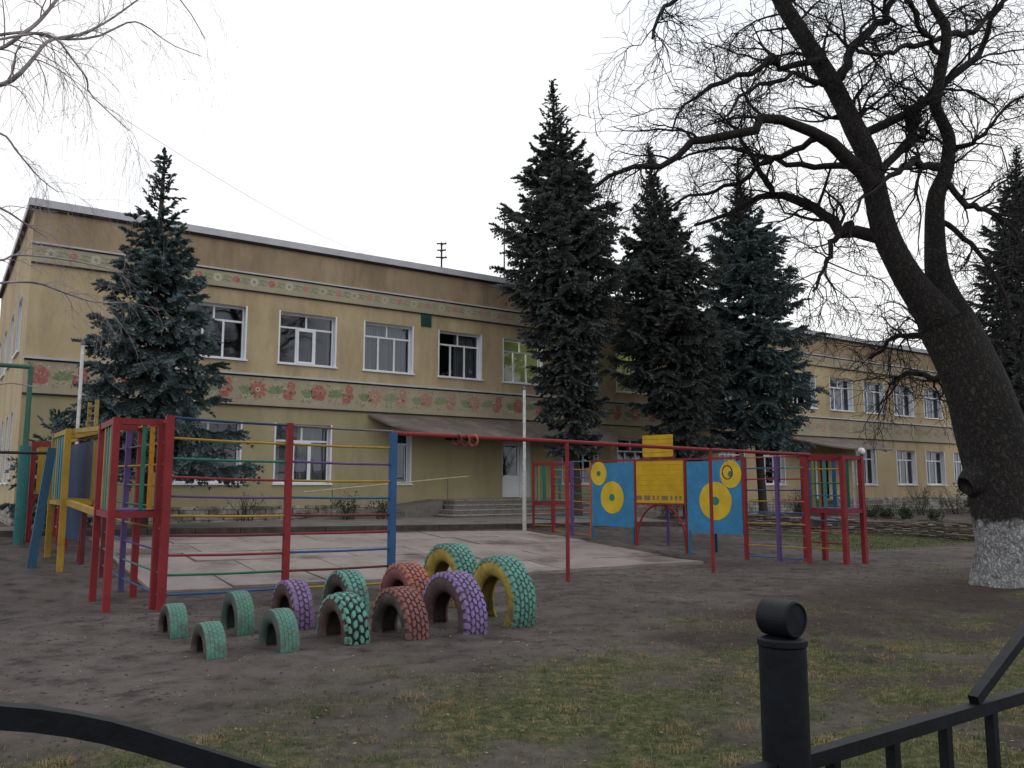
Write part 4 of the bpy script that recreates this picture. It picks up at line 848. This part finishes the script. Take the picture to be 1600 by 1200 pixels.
# ---------------------------------------------------------------- bare trees
def spawn(P,R,n,L,angle,K,rs,droop=0.,jit=.25,rfac=.45,rend=.3,t0=.15,t1=1.,minr=.0025,up=0.):
    M,KP,_=P.shape; pi=np.repeat(np.arange(M),n); t=rs.uniform(t0,t1,len(pi))*(KP-1); i=np.minimum(t.astype(int),KP-2); f=(t-i)[:,None]
    S=P[pi,i]*(1-f)+P[pi,i+1]*f; r=R[pi,i]*(1-f[:,0])+R[pi,i+1]*f[:,0]; T=P[pi,i+1]-P[pi,i]; T/=np.linalg.norm(T,axis=1,keepdims=True)+1e-9
    q=rs.normal(size=S.shape); q-=T*np.sum(q*T,1,keepdims=True); q/=np.linalg.norm(q,axis=1,keepdims=True)+1e-9; q[:,2]+=up; 
    a=rs.uniform(angle[0],angle[1],len(S))[:,None]; D=T*np.cos(a)+q*np.sin(a); D/=np.linalg.norm(D,axis=1,keepdims=True)
    Ln=rs.uniform(L[0],L[1],len(S)); Q=np.zeros((len(S),K,3)); Q[:,0]=S; step=(Ln/(K-1))[:,None]; 
    for k in range(1,K):
        Q[:,k]=Q[:,k-1]+D*step; D=D+rs.normal(size=D.shape)*jit; D[:,2]-=droop; D/=np.linalg.norm(D,axis=1,keepdims=True)
    r0=np.maximum(minr,np.minimum(r*rfac,.02+Ln*.012)); RR=r0[:,None]*np.linspace(1,rend,K)[None,:]; return Q,np.maximum(RR,minr*.7)
def limb(pxs,K=14,rough=.0,rs=None):
    pts=np.array([at(x,y,d) for x,y,d,r in pxs]); rad=np.array([r*d/F for x,y,d,r in pxs])
    P=resample(pts,K); R=np.interp(np.linspace(0,len(rad)-1,K),np.arange(len(rad)),rad)
    if rs is not None: P[1:-1]+=rs.normal(size=(K-2,3))*rough
    return P,R
tb=PG(1572,914)
rs=np.random.default_rng(5)
D0=float(tb[1])
tree=thing('bare_tree',tb,'huge dark bare tree with forked trunk and whitewashed foot at the right','tree')
def tr_px(l): return [(x,y,D0+dd,r) for x,y,dd,r in l]
main=tr_px([(1575,925,0,60),(1572,895,0,51),(1570,860,0,45),(1567,800,0,47),(1560,730,0,50),(1543,660,0,51),(1524,600,0,50),(1502,550,0,46),(1474,500,0,40)])
LS=tr_px([(1500,540,0,34),(1462,490,0,31),(1430,450,.05,26),(1405,410,.05,23),(1382,360,.1,22),(1368,300,.1,20),(1359,250,.1,19),(1335,200,.1,19),(1318,165,.2,17),(1300,130,.2,17),(1278,95,.3,16),(1256,60,.3,15),(1236,28,.3,15),(1219,0,.3,14),(1190,-60,.3,12),(1150,-140,.4,8)])
RSm=tr_px([(1515,560,.1,36),(1500,510,.1,30),(1480,470,.1,25),(1466,430,.15,21),(1461,380,.2,18),(1462,310,.2,16),(1477,270,.2,14),(1483,220,.3,12),(1472,190,.3,11),(1461,165,.3,11),(1466,130,.3,10),(1474,90,.3,10),(1478,45,.3,9),(1455,5,.3,7),(1430,-60,.3,5)])
P,R=limb(main,40); R*=.95; R[:5]*=np.linspace(.95,1,5); P2,R2=limb(LS,44); P3_,R3=limb(RSm,44); R2=R2*np.interp(np.linspace(0,1,44),[0,.3,1],[1,.88,.88]); R3=R3*np.interp(np.linspace(0,1,44),[0,.3,1],[1,.85,.85])
def rough_tube(mb,P,R,n,amp,seed,mi=0):
    k=len(P); s0=mb.n; mb.tube(P,R,n,mi); v=mb.v[-1]; rr=np.random.default_rng(seed); th=np.tile(np.arange(n),k); kk=np.repeat(np.arange(k),n)
    a=rr.uniform(0,6.28,5); dis=sum(np.sin(m_*th*2*math.pi/n+a[m_-1]+.11*kk*(1+m_%3))/m_ for m_ in range(2,6)); c=np.repeat(P,n,axis=0); v+= (v-c)*(amp*dis)[:,None]
mb=MB(); rough_tube(mb,P,R,36,.07,1); rough_tube(mb,P2,R2,24,.05,2); rough_tube(mb,P3_,R3,24,.05,3)
# broken stub on the trunk's left side, root flares
sp_,sr=limb(tr_px([(1545,740,0,34),(1524,752,-.05,27),(1508,760,-.10,15)]),6); mb.tube(sp_,sr,10)
for a in range(7):
    t=a*.9+.3; d=np.array([math.cos(t),math.sin(t),0]); mb.tube([tb+d*.30+Z*.45,tb+d*.40+Z*.14,tb+d*.50-Z*.06],[.15,.13,.06],10)
mb.build('trunk',BARKW,tree,smooth=True)
limbs=[
 [(1360,290,.0,15),(1345,265,-.1,15),(1320,245,-.2,14),(1285,214,-.4,12),(1241,192,-.6,10),(1197,179,-.8,9),(1184,201,-.9,9),(1145,208,-1.0,8),(1097,214,-1.1,8),(1075,227,-1.1,7),(1049,258,-1.2,6),(1005,260,-1.3,5),(961,273,-1.4,4),(922,297,-1.5,3)],
 [(1385,372,.1,14),(1364,363,.2,13),(1320,363,.4,12),(1294,341,.6,10),(1259,315,.8,9),(1215,306,1.0,7),(1180,312,1.1,5),(1136,332,1.2,4),(1085,352,1.4,3)],
 [(1215,306,1.0,6),(1197,280,1,6),(1180,258,1.1,5),(1158,219,1.2,4),(1138,190,1.3,3)],
 [(1340,210,.1,10),(1365,202,.2,9),(1394,188,.4,9),(1438,162,.7,8),(1473,136,.9,8),(1512,101,1.1,7),(1534,79,1.2,6),(1547,39,1.3,5),(1565,0,1.4,4),(1580,-50,1.4,3)],
 [(1300,133,.2,11),(1318,120,.2,11),(1324,100,.3,9),(1337,74,.4,9),(1368,39,.6,8),(1386,26,.7,7),(1394,0,.8,6),(1400,-50,.9,4)],
 [(1290,96,.1,9),(1272,94,0,7),(1224,105,-.3,6),(1206,88,-.4,6),(1180,109,-.6,5),(1145,122,-.8,5),(1106,136,-1,4),(1070,165,-1.2,2.5),(1050,205,-1.3,1.8)],
 [(1290,131,.2,7),(1272,129,.1,6),(1240,118,-.2,4),(1200,130,-.5,4),(1160,150,-.8,3),(1130,185,-1,2)],
 [(1378,268,.1,8),(1412,232,.4,8),(1425,200,.6,7),(1430,180,.7,6),(1440,150,.8,4)],
 [(1410,235,.4,7),(1447,203,.3,7)],
 [(1470,293,.2,7),(1486,293,.1,6),(1512,319,-.2,6),(1547,328,-.5,5),(1582,358,-.7,4),(1620,390,-.9,3)],
 [(1485,232,.3,6),(1510,228,.1,5),(1526,219,-.1,4),(1552,190,-.3,3),(1600,150,-.5,2)],
 [(1476,52,.3,7),(1512,55,.6,6),(1530,40,.8,5),(1555,15,1,4),(1580,-20,1.1,3)],
 [(1470,262,.2,9),(1450,256,.0,8),(1420,258,-.3,7),(1392,275,-.6,5),(1360,300,-.9,3),(1330,340,-1.2,2)],
 [(1218,0,.3,8),(1190,-15,.1,7),(1140,-20,-.3,6),(1080,-10,-.8,5),(1040,15,-1.2,4),(1020,60,-1.5,3)],
 [(1478,95,.3,6),(1450,60,.1,5),(1425,20,-.2,4),(1410,-20,-.4,3)],
 [(1240,30,.3,7),(1232,5,.4,6),(1262,-30,.6,5)],
 [(1470,60,.3,5),(1420,70,-.1,5),(1380,85,-.4,4),(1330,70,-.8,3),(1290,40,-1.1,2)],
 [(1460,340,.2,6),(1500,370,.2,5),(1540,410,.0,4),(1575,470,-.2,3),(1590,530,-.3,2)],
 [(1330,350,.4,8),(1300,380,.2,5),(1290,420,.1,4),(1270,455,0,2.5)],
 [(1500,560,.2,10),(1465,540,.8,8),(1430,525,1.2,6),(1395,530,1.6,4),(1360,560,1.9,3)],
 [(1490,590,.3,8),(1460,590,1.0,6),(1425,580,1.5,4),(1390,600,2,3)],
 [(1280,215,.0,7),(1240,235,.3,6),(1200,250,.6,5),(1150,285,.9,4),(1100,300,1.2,3),(1040,330,1.5,2)],
 [(1340,250,.1,8),(1290,262,.7,6),(1230,258,1.2,5),(1180,240,1.5,4),(1120,232,1.8,3),(1060,250,2.1,2)],
]
LP=[];LR=[]
for l in limbs:
    p,r=limb(tr_px(l),16,.03,rs); r=r*.84; 
    mb=MB(); rough_tube(mb,p,r,10,.06,len(l)); mb.build('limb',BARK,tree,smooth=True); LP.append(p); LR.append(r)
LP=np.array(LP); LR=np.array(LR)
a,b_=spawn(LP,LR,15,(.6,1.8),(.5,1.2),9,rs,droop=.06,jit=.27,rfac=.38,minr=.005,up=.35,t0=.25)
s1,s1r=spawn(P2[None,14:],R2[None,14:],16,(.8,2.0),(.6,1.2),9,rs,droop=.03,jit=.25,rfac=.2,minr=.005,up=.3)
s2,s2r=spawn(P3_[None,12:],R3[None,12:],9,(.8,2.0),(.6,1.2),9,rs,droop=.03,jit=.25,rfac=.2,minr=.005,up=.3)
L1=np.concatenate([a,s1,s2]); L1r=np.concatenate([b_,s1r,s2r])
L2,L2r=spawn(L1,L1r,6,(.3,.95),(.5,1.1),7,rs,droop=.09,jit=.3,rfac=.55,minr=.0065)
L3,L3r=spawn(L2,L2r,4,(.12,.5),(.5,1.2),5,rs,droop=.12,jit=.3,rfac=.6,minr=.0045)
mb=MB(); mb.tubes(L1,L1r,5); mb.tubes(L2,L2r,4); mb.tubes(L3,L3r,3); mb.build('twigs',TWIG,tree)
# second, slimmer bare tree behind at the right edge
b=FB.P(27,14.2,0); tt=thing('bare_tree',b,'thin twiggy bare tree partly hidden behind the big trunk at the right edge','tree')
pts=np.array([b-Z*.2,b+Z*1.5+U*.05,b+Z*3+U*.2,b+Z*5-U*.1,b+Z*7+U*.2,b+Z*9.5]); P=resample(pts,16); R=np.linspace(.14,.02,16)
mb=MB(); mb.tube(P,R,10); mb.build('trunk',BARK,tt,smooth=True)
a,ar_=spawn(P[None],R[None],34,(1.2,2.8),(.5,1.1),9,rs,droop=.02,rfac=.35,t0=.15,minr=.008,up=.4); c,cr_=spawn(a,ar_,8,(.4,1.3),(.4,1),7,rs,droop=.05,rfac=.5,minr=.005); e_,er_=spawn(c,cr_,4,(.2,.6),(.4,1),4,rs,droop=.05,rfac=.6,minr=.004)
mb=MB(); mb.tubes(a,ar_,5); mb.tubes(c,cr_,4); mb.tubes(e_,er_,3); mb.build('twigs',TWIG,tt)

# birch at the left, trunk outside the frame
bt_=np.array([-5.6,4.6,0]); bt_[2]=gz(bt_)
bi=thing('birch_tree',bt_,'pale birch whose fine hanging twigs reach in from the upper left corner','tree')
pts=np.array([bt_-Z*.2,bt_+Z*2+U*.1,bt_+Z*4.5+U*.3,bt_+Z*7+U*.5,bt_+Z*10+U*.6,bt_+Z*13+U*.7]); P=resample(pts,24); R=np.linspace(.2,.03,24)
mb=MB(); mb.tube(P,R,14); mb.build('trunk',BIRCH,bi,smooth=True)
def tk(h): return bt_+Z*h+U*(.1+.05*h)
def blimb(pxs,d0,h0):
    t0_,q0=tk(h0),at(pxs[0][0],pxs[0][1],d0+pxs[0][2]); pts=[t0_,t0_*.7+q0*.3,t0_*.4+q0*.6,t0_*.15+q0*.85]+[at(x,y,d0+dd) for x,y,dd,r in pxs]; rad=[pxs[0][3]*f*d0/F for f in (1.5,1.35,1.2,1.05)]+[r*d0/F for x,y,dd,r in pxs]
    P=resample(np.array(pts),24); R=.78*np.interp(np.linspace(0,len(rad)-1,24),np.arange(len(rad)),rad); return P,R
BL=[([(0,76,0,4),(35,53,0,4),(59,35,.1,4),(88,0,.2,3.5),(120,-50,.3,3)],6.5,3.8),
 ([(0,133,0,5),(24,121,0,5),(51,93,.1,4),(69,69,.2,4),(88,60,.3,3.5),(128,53,.5,3.2),(165,35,.7,2.6),(197,13,.9,2.2),(235,-15,1.1,1.6)],6.3,3.3),
 ([(40,50,0,3),(93,61,.2,3),(152,57,.5,2.5),(200,35,.8,2),(227,40,1,1.6),(267,69,1.2,1.2),(315,88,1.4,.8)],6.6,4.0),
 ([(60,52,.0,2.5),(91,64,0,2.3),(112,91,.1,2),(136,123,.2,1.8),(139,144,.3,1.6),(171,176,.4,1.3),(203,205,.5,.9)],6.2,3.9),
 ([(0,407,0,2.2),(27,398,.1,2.2),(100,405,.3,2),(150,415,.5,1.5),(193,427,.7,1)],6.0,2.9),
 ([(0,442,0,2.5),(57,442,.2,2.4),(100,457,.3,2.2),(150,472,.5,1.8),(205,472,.7,1)],5.8,2.5),
 ([(0,208,0,2.4),(27,237,.1,2),(59,275,.2,1.4),(90,300,.3,.9)],6.6,3.6),
 ([(-40,-60,0,6),(60,-120,.2,5),(160,-90,.6,3),(240,-40,1,2),(290,10,1.4,1.4),(320,60,1.7,1)],6.6,4.8),
 ([(-20,320,0,3),(10,330,.2,2.4),(40,350,.5,1.8),(75,372,.8,1.2)],7,3.0),
 ([(0,600,0,2),(30,600,.1,1.4),(60,606,.2,.8)],6.0,1.6)]
BP=[];BR=[]
for i_,(l,d0,h0) in enumerate(BL):
    p,r=blimb(l,d0,h0); mb=MB(); mb.tube(p,r,8); mb.build('limb',BIRCH if i_ in (1,2,5,7) else BTWIG,bi,smooth=True); BP.append(p); BR.append(r)
BP=np.array(BP[:9]);BR=np.array(BR[:9])
BSC=np.array([1,1,1,.8,.45,.4,.6,1,.6]); a,ar_=spawn(BP,BR,12,(.3,.9),(.4,1.2),10,rs,droop=.11,jit=.15,rfac=.4,minr=.0018,t0=.3)
_s=np.repeat(BSC,12)[:,None,None]; a=a[:,:1]+(a-a[:,:1])*_s
LOWB=np.repeat(BSC<.5,12)
c,cr_=spawn(a[~LOWB],ar_[~LOWB],5,(.25,.85),(.3,1.0),9,rs,droop=.28,jit=.12,rfac=.6,minr=.0012)
c2,c2r=spawn(a[LOWB],ar_[LOWB],4,(.12,.38),(.3,1.0),9,rs,droop=.2,jit=.15,rfac=.6,minr=.0012); c=np.concatenate([c,c2]); cr_=np.concatenate([cr_,c2r])
e_,er_=spawn(c,cr_,2,(.06,.22),(.3,.9),4,rs,droop=.15,jit=.15,rfac=.6,minr=.0009)
mb=MB(); mb.tubes(a,ar_,4); mb.tubes(c,cr_,3); mb.tubes(e_,er_,3)
leafcards(mb,c[rng.integers(0,len(c),110),-1]+rng.normal(size=(110,3))*.004,.008,rng); mb.build('twigs',BTWIG,bi)

# ---------------------------------------------------------------- spruces
def spruce(base,top,prof,zlow,label,seed,mat=NEED,dens=1.,az_extra=None,tr=.16):
    rs=np.random.default_rng(seed); base=np.array(base); top=np.array(top); H=top[2]-base[2]
    o=thing('spruce_tree',base,label,'tree','spruces in front of the school')
    mb=MB(); ks=np.linspace(0,1,14); P=base+(top-base)*ks[:,None]; P[0,2]-=.2; mb.tube(P,tr*(1-ks)**.8+.02,10); mb.build('trunk',SBARK,o,smooth=True)
    hs=[];h=zlow;tier=0;tm=[]
    while h<H-.15:
        nb=int((7 if h<H*.75 else 5)*dens); f=rs.uniform(.84,1.08)
        for k in range(nb): hs.append((h+rs.uniform(-.07,.07),k/nb*2*math.pi+tier*.45+rs.uniform(-.3,.3))); tm.append(f)
        h+=(.44 if h<H*.6 else .34)*(1-.35*h/H)*(1 if h<H*.85 else .6)*rs.uniform(.85,1.15); tier+=1
    hs=np.array(hs); n=len(hs); hh=np.clip(hs[:,0],zlow,H-.08); t=hh/H
    pr=np.array(prof); Lr=np.interp(t,pr[:,0],pr[:,1])*np.array(tm)*rs.uniform(.76,1.12,n); Lr=np.maximum(Lr,.07)
    K=9; q=np.linspace(0,1,K); az=hs[:,1]; dr=np.stack([np.cos(az),np.sin(az),0*az],1)
    slope0=np.interp(t,[0,.3,.7,1],[-.05,.05,.35,1.1]); dz=slope0[:,None]*q-np.interp(t,[0,.5,1],[.62,.50,.1])[:,None]*q**1.6+.42*q**4*np.interp(t,[0,1],[1,.4])[:,None]
    C=base+(top-base)*t[:,None]
    B=C[:,None,:]+dr[:,None,:]*(Lr[:,None]*q)[:,:,None]; B[:,:,2]+=dz*Lr[:,None]; 
    wob=rs.normal(size=(n,3))*.08; B+=wob[:,None,:]*(q**2)[None,:,None]
    BR_=(.012+.012*Lr)[:,None]*(1-.8*q)[None,:]
    mb=MB(); mb.tubes(B,BR_,4,1)
    # side twigs: both sides of each branch plus hanging ones
    S=[];Dv=[];TL=[]
    for i in range(n):
        m_=max(6,int(Lr[i]/.040)); qq=np.sort(rs.uniform(.14,1.0,m_)); ii=np.minimum((qq*(K-1)).astype(int),K-2); f=(qq*(K-1)-ii)[:,None]; p=B[i,ii]*(1-f)+B[i,ii+1]*f
        T=B[i,ii+1]-B[i,ii]; T/=np.linalg.norm(T,axis=1,keepdims=True); sdv=np.cross(T,Z); sg=rs.choice([-1,1,0],m_,p=[.42,.42,.16])[:,None]
        d=T*rs.uniform(.35,.9,m_)[:,None]+sdv*sg*rs.uniform(.6,1.,m_)[:,None]; d[:,2]-=rs.uniform(-.05,.45,m_)*(1-.7*t[i]); d/=np.linalg.norm(d,axis=1,keepdims=True)
        S.append(p);Dv.append(d);TL.append(np.minimum(.60,.12+.40*Lr[i]*(1-.75*qq)**.7)*rs.uniform(.6,1.2,m_)*min(1,.35+Lr[i]*.5))
        S.append(B[i,-2:-1]);dd=B[i,-1:]-B[i,-2:-1];Dv.append(dd/np.linalg.norm(dd));TL.append(np.array([min(.22,.4*Lr[i]+.04)]))
    # leader
    S=np.concatenate(S);Dv=np.concatenate(Dv);TL=np.concatenate(TL)
    S=np.concatenate([S,top[None]-Z*.35]);Dv=np.concatenate([Dv,Z[None]]);TL=np.concatenate([TL,[.35]])
    # brush: J stations x 4 needle bundles
    J=6; st=np.linspace(.10,1,J); M=len(S)
    A=np.cross(Dv,Z+rs.normal(size=(M,3))*.3); A/=np.linalg.norm(A,axis=1,keepdims=True); Bv=np.cross(Dv,A)
    allV=[]
    for j in range(J):
        for k in range(4):
            th=k*math.pi/2+j*.8+rs.uniform(0,1.2,M); rad=A*np.cos(th)[:,None]+Bv*np.sin(th)[:,None]; tan=np.cross(Dv,rad)
            c=S+Dv*(TL*st[j])[:,None]; c[:,2]-=TL*st[j]**2*.22
            fs_=np.clip((top[2]-S[:,2])/3.2,.38,1.0)[:,None]; ln=(.085*(1-.35*st[j])*rs.uniform(.7,1.4,M))[:,None]*fs_; wd=(.028+.022*rs.random(M))[:,None]*fs_
            tip=c+rad*ln+Dv*ln*.9
            allV.append(np.stack([c-Dv*.03+tan*wd,c-Dv*.03-tan*wd,tip],1))
    V=np.concatenate(allV).reshape(-1,3); mb.add(V,np.arange(len(V)).reshape(-1,3),0)
    mb.build('crown',[mat,SBARK],o); return o
def on_ground(px,s):       # where the view column px meets the line s metres before the facade
    r=ray(px,760); t=(A0-s)/-(r[0]*N[0]+r[1]*N[1]); p=np.array([r[0]*t,r[1]*t,0]); p[2]=gz(p); return p
def top_at(px,py,base): return at(px,py,base[1])
b=on_ground(222,4.2)
spruce(b,top_at(258,232,b),[(0,1.9),(.14,2.2),(.22,2.5),(.3,2.1),(.4,1.65),(.55,1.3),(.68,.95),(.78,.55),(.86,.36),(.93,.2),(1,.03)],2.0,'blue-green spruce at left in front of the school, behind the red tower',21)
b=on_ground(903,3.4)
spruce(b,top_at(862,125,b),[(0,.9),(.2,1.1),(.36,1.2),(.43,1.6),(.49,2.25),(.57,2.15),(.66,1.9),(.74,1.3),(.82,.9),(.88,.5),(.93,.28),(1,.03)],2.5,'tallest spruce, left of the three standing close together before the school centre',22,NEEDG)
b=on_ground(1075,3.4)
spruce(b,top_at(1012,222,b),[(0,1.0),(.2,1.3),(.35,1.5),(.45,2.3),(.6,2.25),(.70,1.5),(.8,.75),(.87,.38),(1,.03)],2.5,'middle spruce of the three before the school, its thin top behind bare twigs',23,NEEDG)
b=on_ground(1192,3.0)
spruce(b,top_at(1152,245,b),[(0,1.4),(.15,1.9),(.3,2.1),(.45,2.45),(.6,2.1),(.72,1.5),(.82,.75),(.9,.34),(1,.03)],3.4,'right spruce of the three with a bare lower trunk beside the ladder',24,NEED)
b=on_ground(1590,6.0)
spruce(b,top_at(1588,228,b),[(0,2.2),(.15,2.6),(.3,2.6),(.45,2.2),(.6,1.8),(.72,1.3),(.82,.9),(.9,.5),(1,.06)],1.0,'dark spruce at the right edge behind the big bare tree',25,NEEDG)
b=on_ground(85,2.6)
spruce(b,at(92,640,b[1]),[(0,.9),(.3,1.0),(.6,.8),(1,.05)],.5,'small bushy blue spruce low at the left corner of the school',26,NEED)

# ---------------------------------------------------------------- shrubs and small plants
def shrub(b,h,r,nst,leaf,label,seed,name='shrub',group='shrubs in the flower bed'):
    rs=np.random.default_rng(seed); b=np.array(b); o=thing(name,b,label,'shrub',group)
    S=np.repeat(b[None],nst,0)+rs.normal(size=(nst,3))*np.array([.12,.12,0]); D=rs.normal(size=(nst,3))*.45*r/h; D[:,2]=1; D/=np.linalg.norm(D,axis=1,keepdims=True); K=8; Q=np.zeros((nst,K,3)); Q[:,0]=S
    for k in range(1,K): Q[:,k]=Q[:,k-1]+D*(h/(K-1))*rs.uniform(.7,1.1,(nst,1)); D+=rs.normal(size=D.shape)*.14; D/=np.linalg.norm(D,axis=1,keepdims=True)
    R=np.linspace(.010,.004,K)[None]*np.ones((nst,1)); a,ar_=spawn(Q,R,6,(.15*h,.45*h),(.4,1),5,rs,minr=.003)
    mb=MB(); mb.tubes(Q,R,4); mb.tubes(a,ar_,3); mb.build('stems',TWIG,o)
    if leaf:
        C=a.reshape(-1,3)[rs.integers(0,a.shape[0]*5,leaf)]+rs.normal(size=(leaf,3))*.05; mb=MB(); leafcards(mb,C,.035,rs,.55); mb.build('foliage',BUSHG,o)
sp=[(1245,5.5,1.4,.6,18,60,'wiry bare rose bush behind the right ladder'),(1385,6.5,.55,.5,14,900,'rounded dark green shrub left of two, behind the woven fence'),(1413,6.5,.55,.5,14,900,'rounded dark green shrub right of two, behind the woven fence'),(1438,5,1.5,.8,20,120,'tall bare shrub with curved stems before the right wing'),(1490,5,1.2,.9,20,500,'leafy loose shrub beside the big trunk'),(1358,6,.6,.5,12,500,'low shrub just right of the right climbing tower'),(1460,7,.5,.7,14,600,'low spreading shrub between the tall bare shrub and the trunk')]
for i,(px,s,h,r,n_,lf_,lb) in enumerate(sp): shrub(on_ground(px,s),h,r,n_,lf_,lb,300+i)
for i,(u,s,h,lf_,lb) in enumerate([(7.6,.9,.95,60,'scrawny shrub against the plinth under the first ground-floor windows'),(10.1,2.3,.8,350,'leafy weed shrub at the foot of the ramp'),(11.3,2.3,.7,260,'smaller weed shrub beside the ramp rail'),(26.5,2,.8,300,'dark shrub seen under the red arch'),(24.2,1.6,.6,200,'low shrub by the wall left of the middle spruce')]): shrub(FB.P(u,s,float(zg(u,s))),h,.5,12,lf_,lb,340+i,group='plants along the school wall')

# ---------------------------------------------------------------- grass, litter
def scatter(n,u0,u1,s0,s1,maskf,seed):
    rs=np.random.default_rng(seed); u=rs.uniform(u0,u1,n); s=rs.uniform(s0,s1,n); k=rs.random(n)<maskf(u,s); return u[k],s[k],rs
def blades(n,u0,u1,s0,s1,maskf,hgt,wid,seed,mb,mi):
    u,s,rs=scatter(n,u0,u1,s0,s1,maskf,seed); m_=len(u); P=FB.P(u,s,gh(u,s)-.005); az=rs.uniform(0,6.28,m_); d=np.stack([np.cos(az),np.sin(az),0*az],1); sd=np.stack([-np.sin(az),np.cos(az),0*az],1)
    h=(hgt*rs.uniform(.35,1.3,m_))[:,None]; ln=rs.uniform(.2,1.4,m_)[:,None]; w=wid*rs.uniform(.6,1.3,m_)[:,None]
    mid=P+Z*h*.6+d*h*ln*.4; tip=P+Z*h*np.maximum(.15,1.1-ln*.6)+d*h*ln*1.1
    V=np.stack([P-sd*w,P+sd*w,mid+sd*w*.7,mid-sd*w*.7,tip],1).reshape(-1,3); b=np.arange(m_)*5
    mb.add(V,np.stack([b,b+1,b+2,b+3],1),mi); mb.f.append(np.stack([b+3,b+2,b+4],1)+mb.n-len(V)); mb.m.append(np.full(m_,mi,np.int32))
gm=lambda u,s: grassmask(u,s)**1.3
mb=MB(); blades(150000,-2.5,10,18,24.2,gm,.035,.0022,1,mb,0); blades(110000,-2.5,10,18,24.2,lambda u,s:gm(u,s)*(.2+.8*sm(fbm(u,s,1.3,77),.38,.58)),.036,.0017,2,mb,1)
blades(30000,10,22,15,22,gm,.035,.004,3,mb,0); blades(16000,18.5,27,8.5,13.8,lambda u,s:gm(u,s),.05,.008,4,mb,0)
# pale dry tussocks
rs=np.random.default_rng(9)
for k in range(120):
    u,s=rs.uniform(.2,9),rs.uniform(19.3,23.6)
    if grassmask(u,s)<.3 and rs.random()<.6: continue
    w_=rs.uniform(.05,.13); blades(int(900*w_),u-w_,u+w_,s-w_*.8,s+w_*.8,lambda a,b:np.ones_like(a),rs.uniform(.04,.06),.002,1000+k,mb,int(rs.random()<.65))
o=mb.build('grass',[GRASS,STRAW]); struct(o,'stuff')
mb=MB()
for (n_,a,b_,c,d,sz,sd2) in ((1500,-1,11,17.0,24.2,.015,1),(500,4,22,14.5,19,.020,2),(260,0,14,13,17.5,.016,3),(160,2.8,13.2,6,12.8,.02,4)):
    rs=np.random.default_rng(sd2+50); u=rs.uniform(a,b_,n_); s=rs.uniform(c,d,n_); C=FB.P(u,s,gh(u,s)+.010+(.06 if sd2==4 else 0)); dd=rs.normal(size=(n_,3)); dd[:,2]*=.25; dd/=np.linalg.norm(dd,axis=1,keepdims=True); e=np.cross(dd,Z+rs.normal(size=(n_,3))*.25); sz_=(sz*rs.uniform(.4,1.2,n_))[:,None]
    V=np.stack([C-dd*sz_,C+e*sz_*.45,C+dd*sz_,C-e*sz_*.45],1).reshape(-1,3); mb.add(V,np.arange(4*n_).reshape(-1,4))
struct(mb.build('fallen_leaves',DIRTLEAF),'stuff')
# crumbs of soil and little twigs on the trodden ground
mb=MB(); rs=np.random.default_rng(77); n_=5000; u=rs.uniform(-1,18,n_); s=rs.uniform(13,23,n_); C=FB.P(u,s,gh(u,s)); r_=rs.uniform(.004,.016,n_)[:,None]*rs.uniform(.5,1.2,(n_,1))
e1=rs.normal(size=(n_,3));e1[:,2]=0;e1/=np.linalg.norm(e1,axis=1,keepdims=True);e2=np.cross(e1,Z)
V=np.stack([C+e1*r_*1.3,C+e2*r_,C-e1*r_*1.2,C-e2*r_*.9,C+Z*r_*.8],1).reshape(-1,3); b=np.arange(n_)*5
for q_ in ((0,1,4),(1,2,4),(2,3,4),(3,0,4)): mb.f.append(np.stack([b+x for x in q_],1)); mb.m.append(np.zeros(n_,np.int32))
mb.v.append(V); mb.n+=len(V); n_=2600; base_=mb.n; u=rs.uniform(-1,16,n_); s=rs.uniform(13.5,23,n_); kk=fbm(u,s,.9,88)>.5; u,s=u[kk],s[kk]; n_=len(u); C=FB.P(u,s,gh(u,s)); r_=rs.uniform(.010,.030,(n_,1))
e1=rs.normal(size=(n_,3));e1[:,2]=0;e1/=np.linalg.norm(e1,axis=1,keepdims=True);e2=np.cross(e1,Z)
V=np.stack([C+e1*r_*1.6,C+e2*r_*.8,C-e1*r_*1.3,C-e2*r_*.9,C+Z*r_*.35],1).reshape(-1,3); b=np.arange(n_)*5+base_
for q_ in ((0,1,4),(1,2,4),(2,3,4),(3,0,4)): mb.f.append(np.stack([b+x for x in q_],1)); mb.m.append(np.zeros(n_,np.int32))
mb.v.append(V); mb.n+=len(V)
struct(mb.build('soil_crumbs',simple('soil_crumb',(.045,.037,.034),.95,.3)),'stuff')
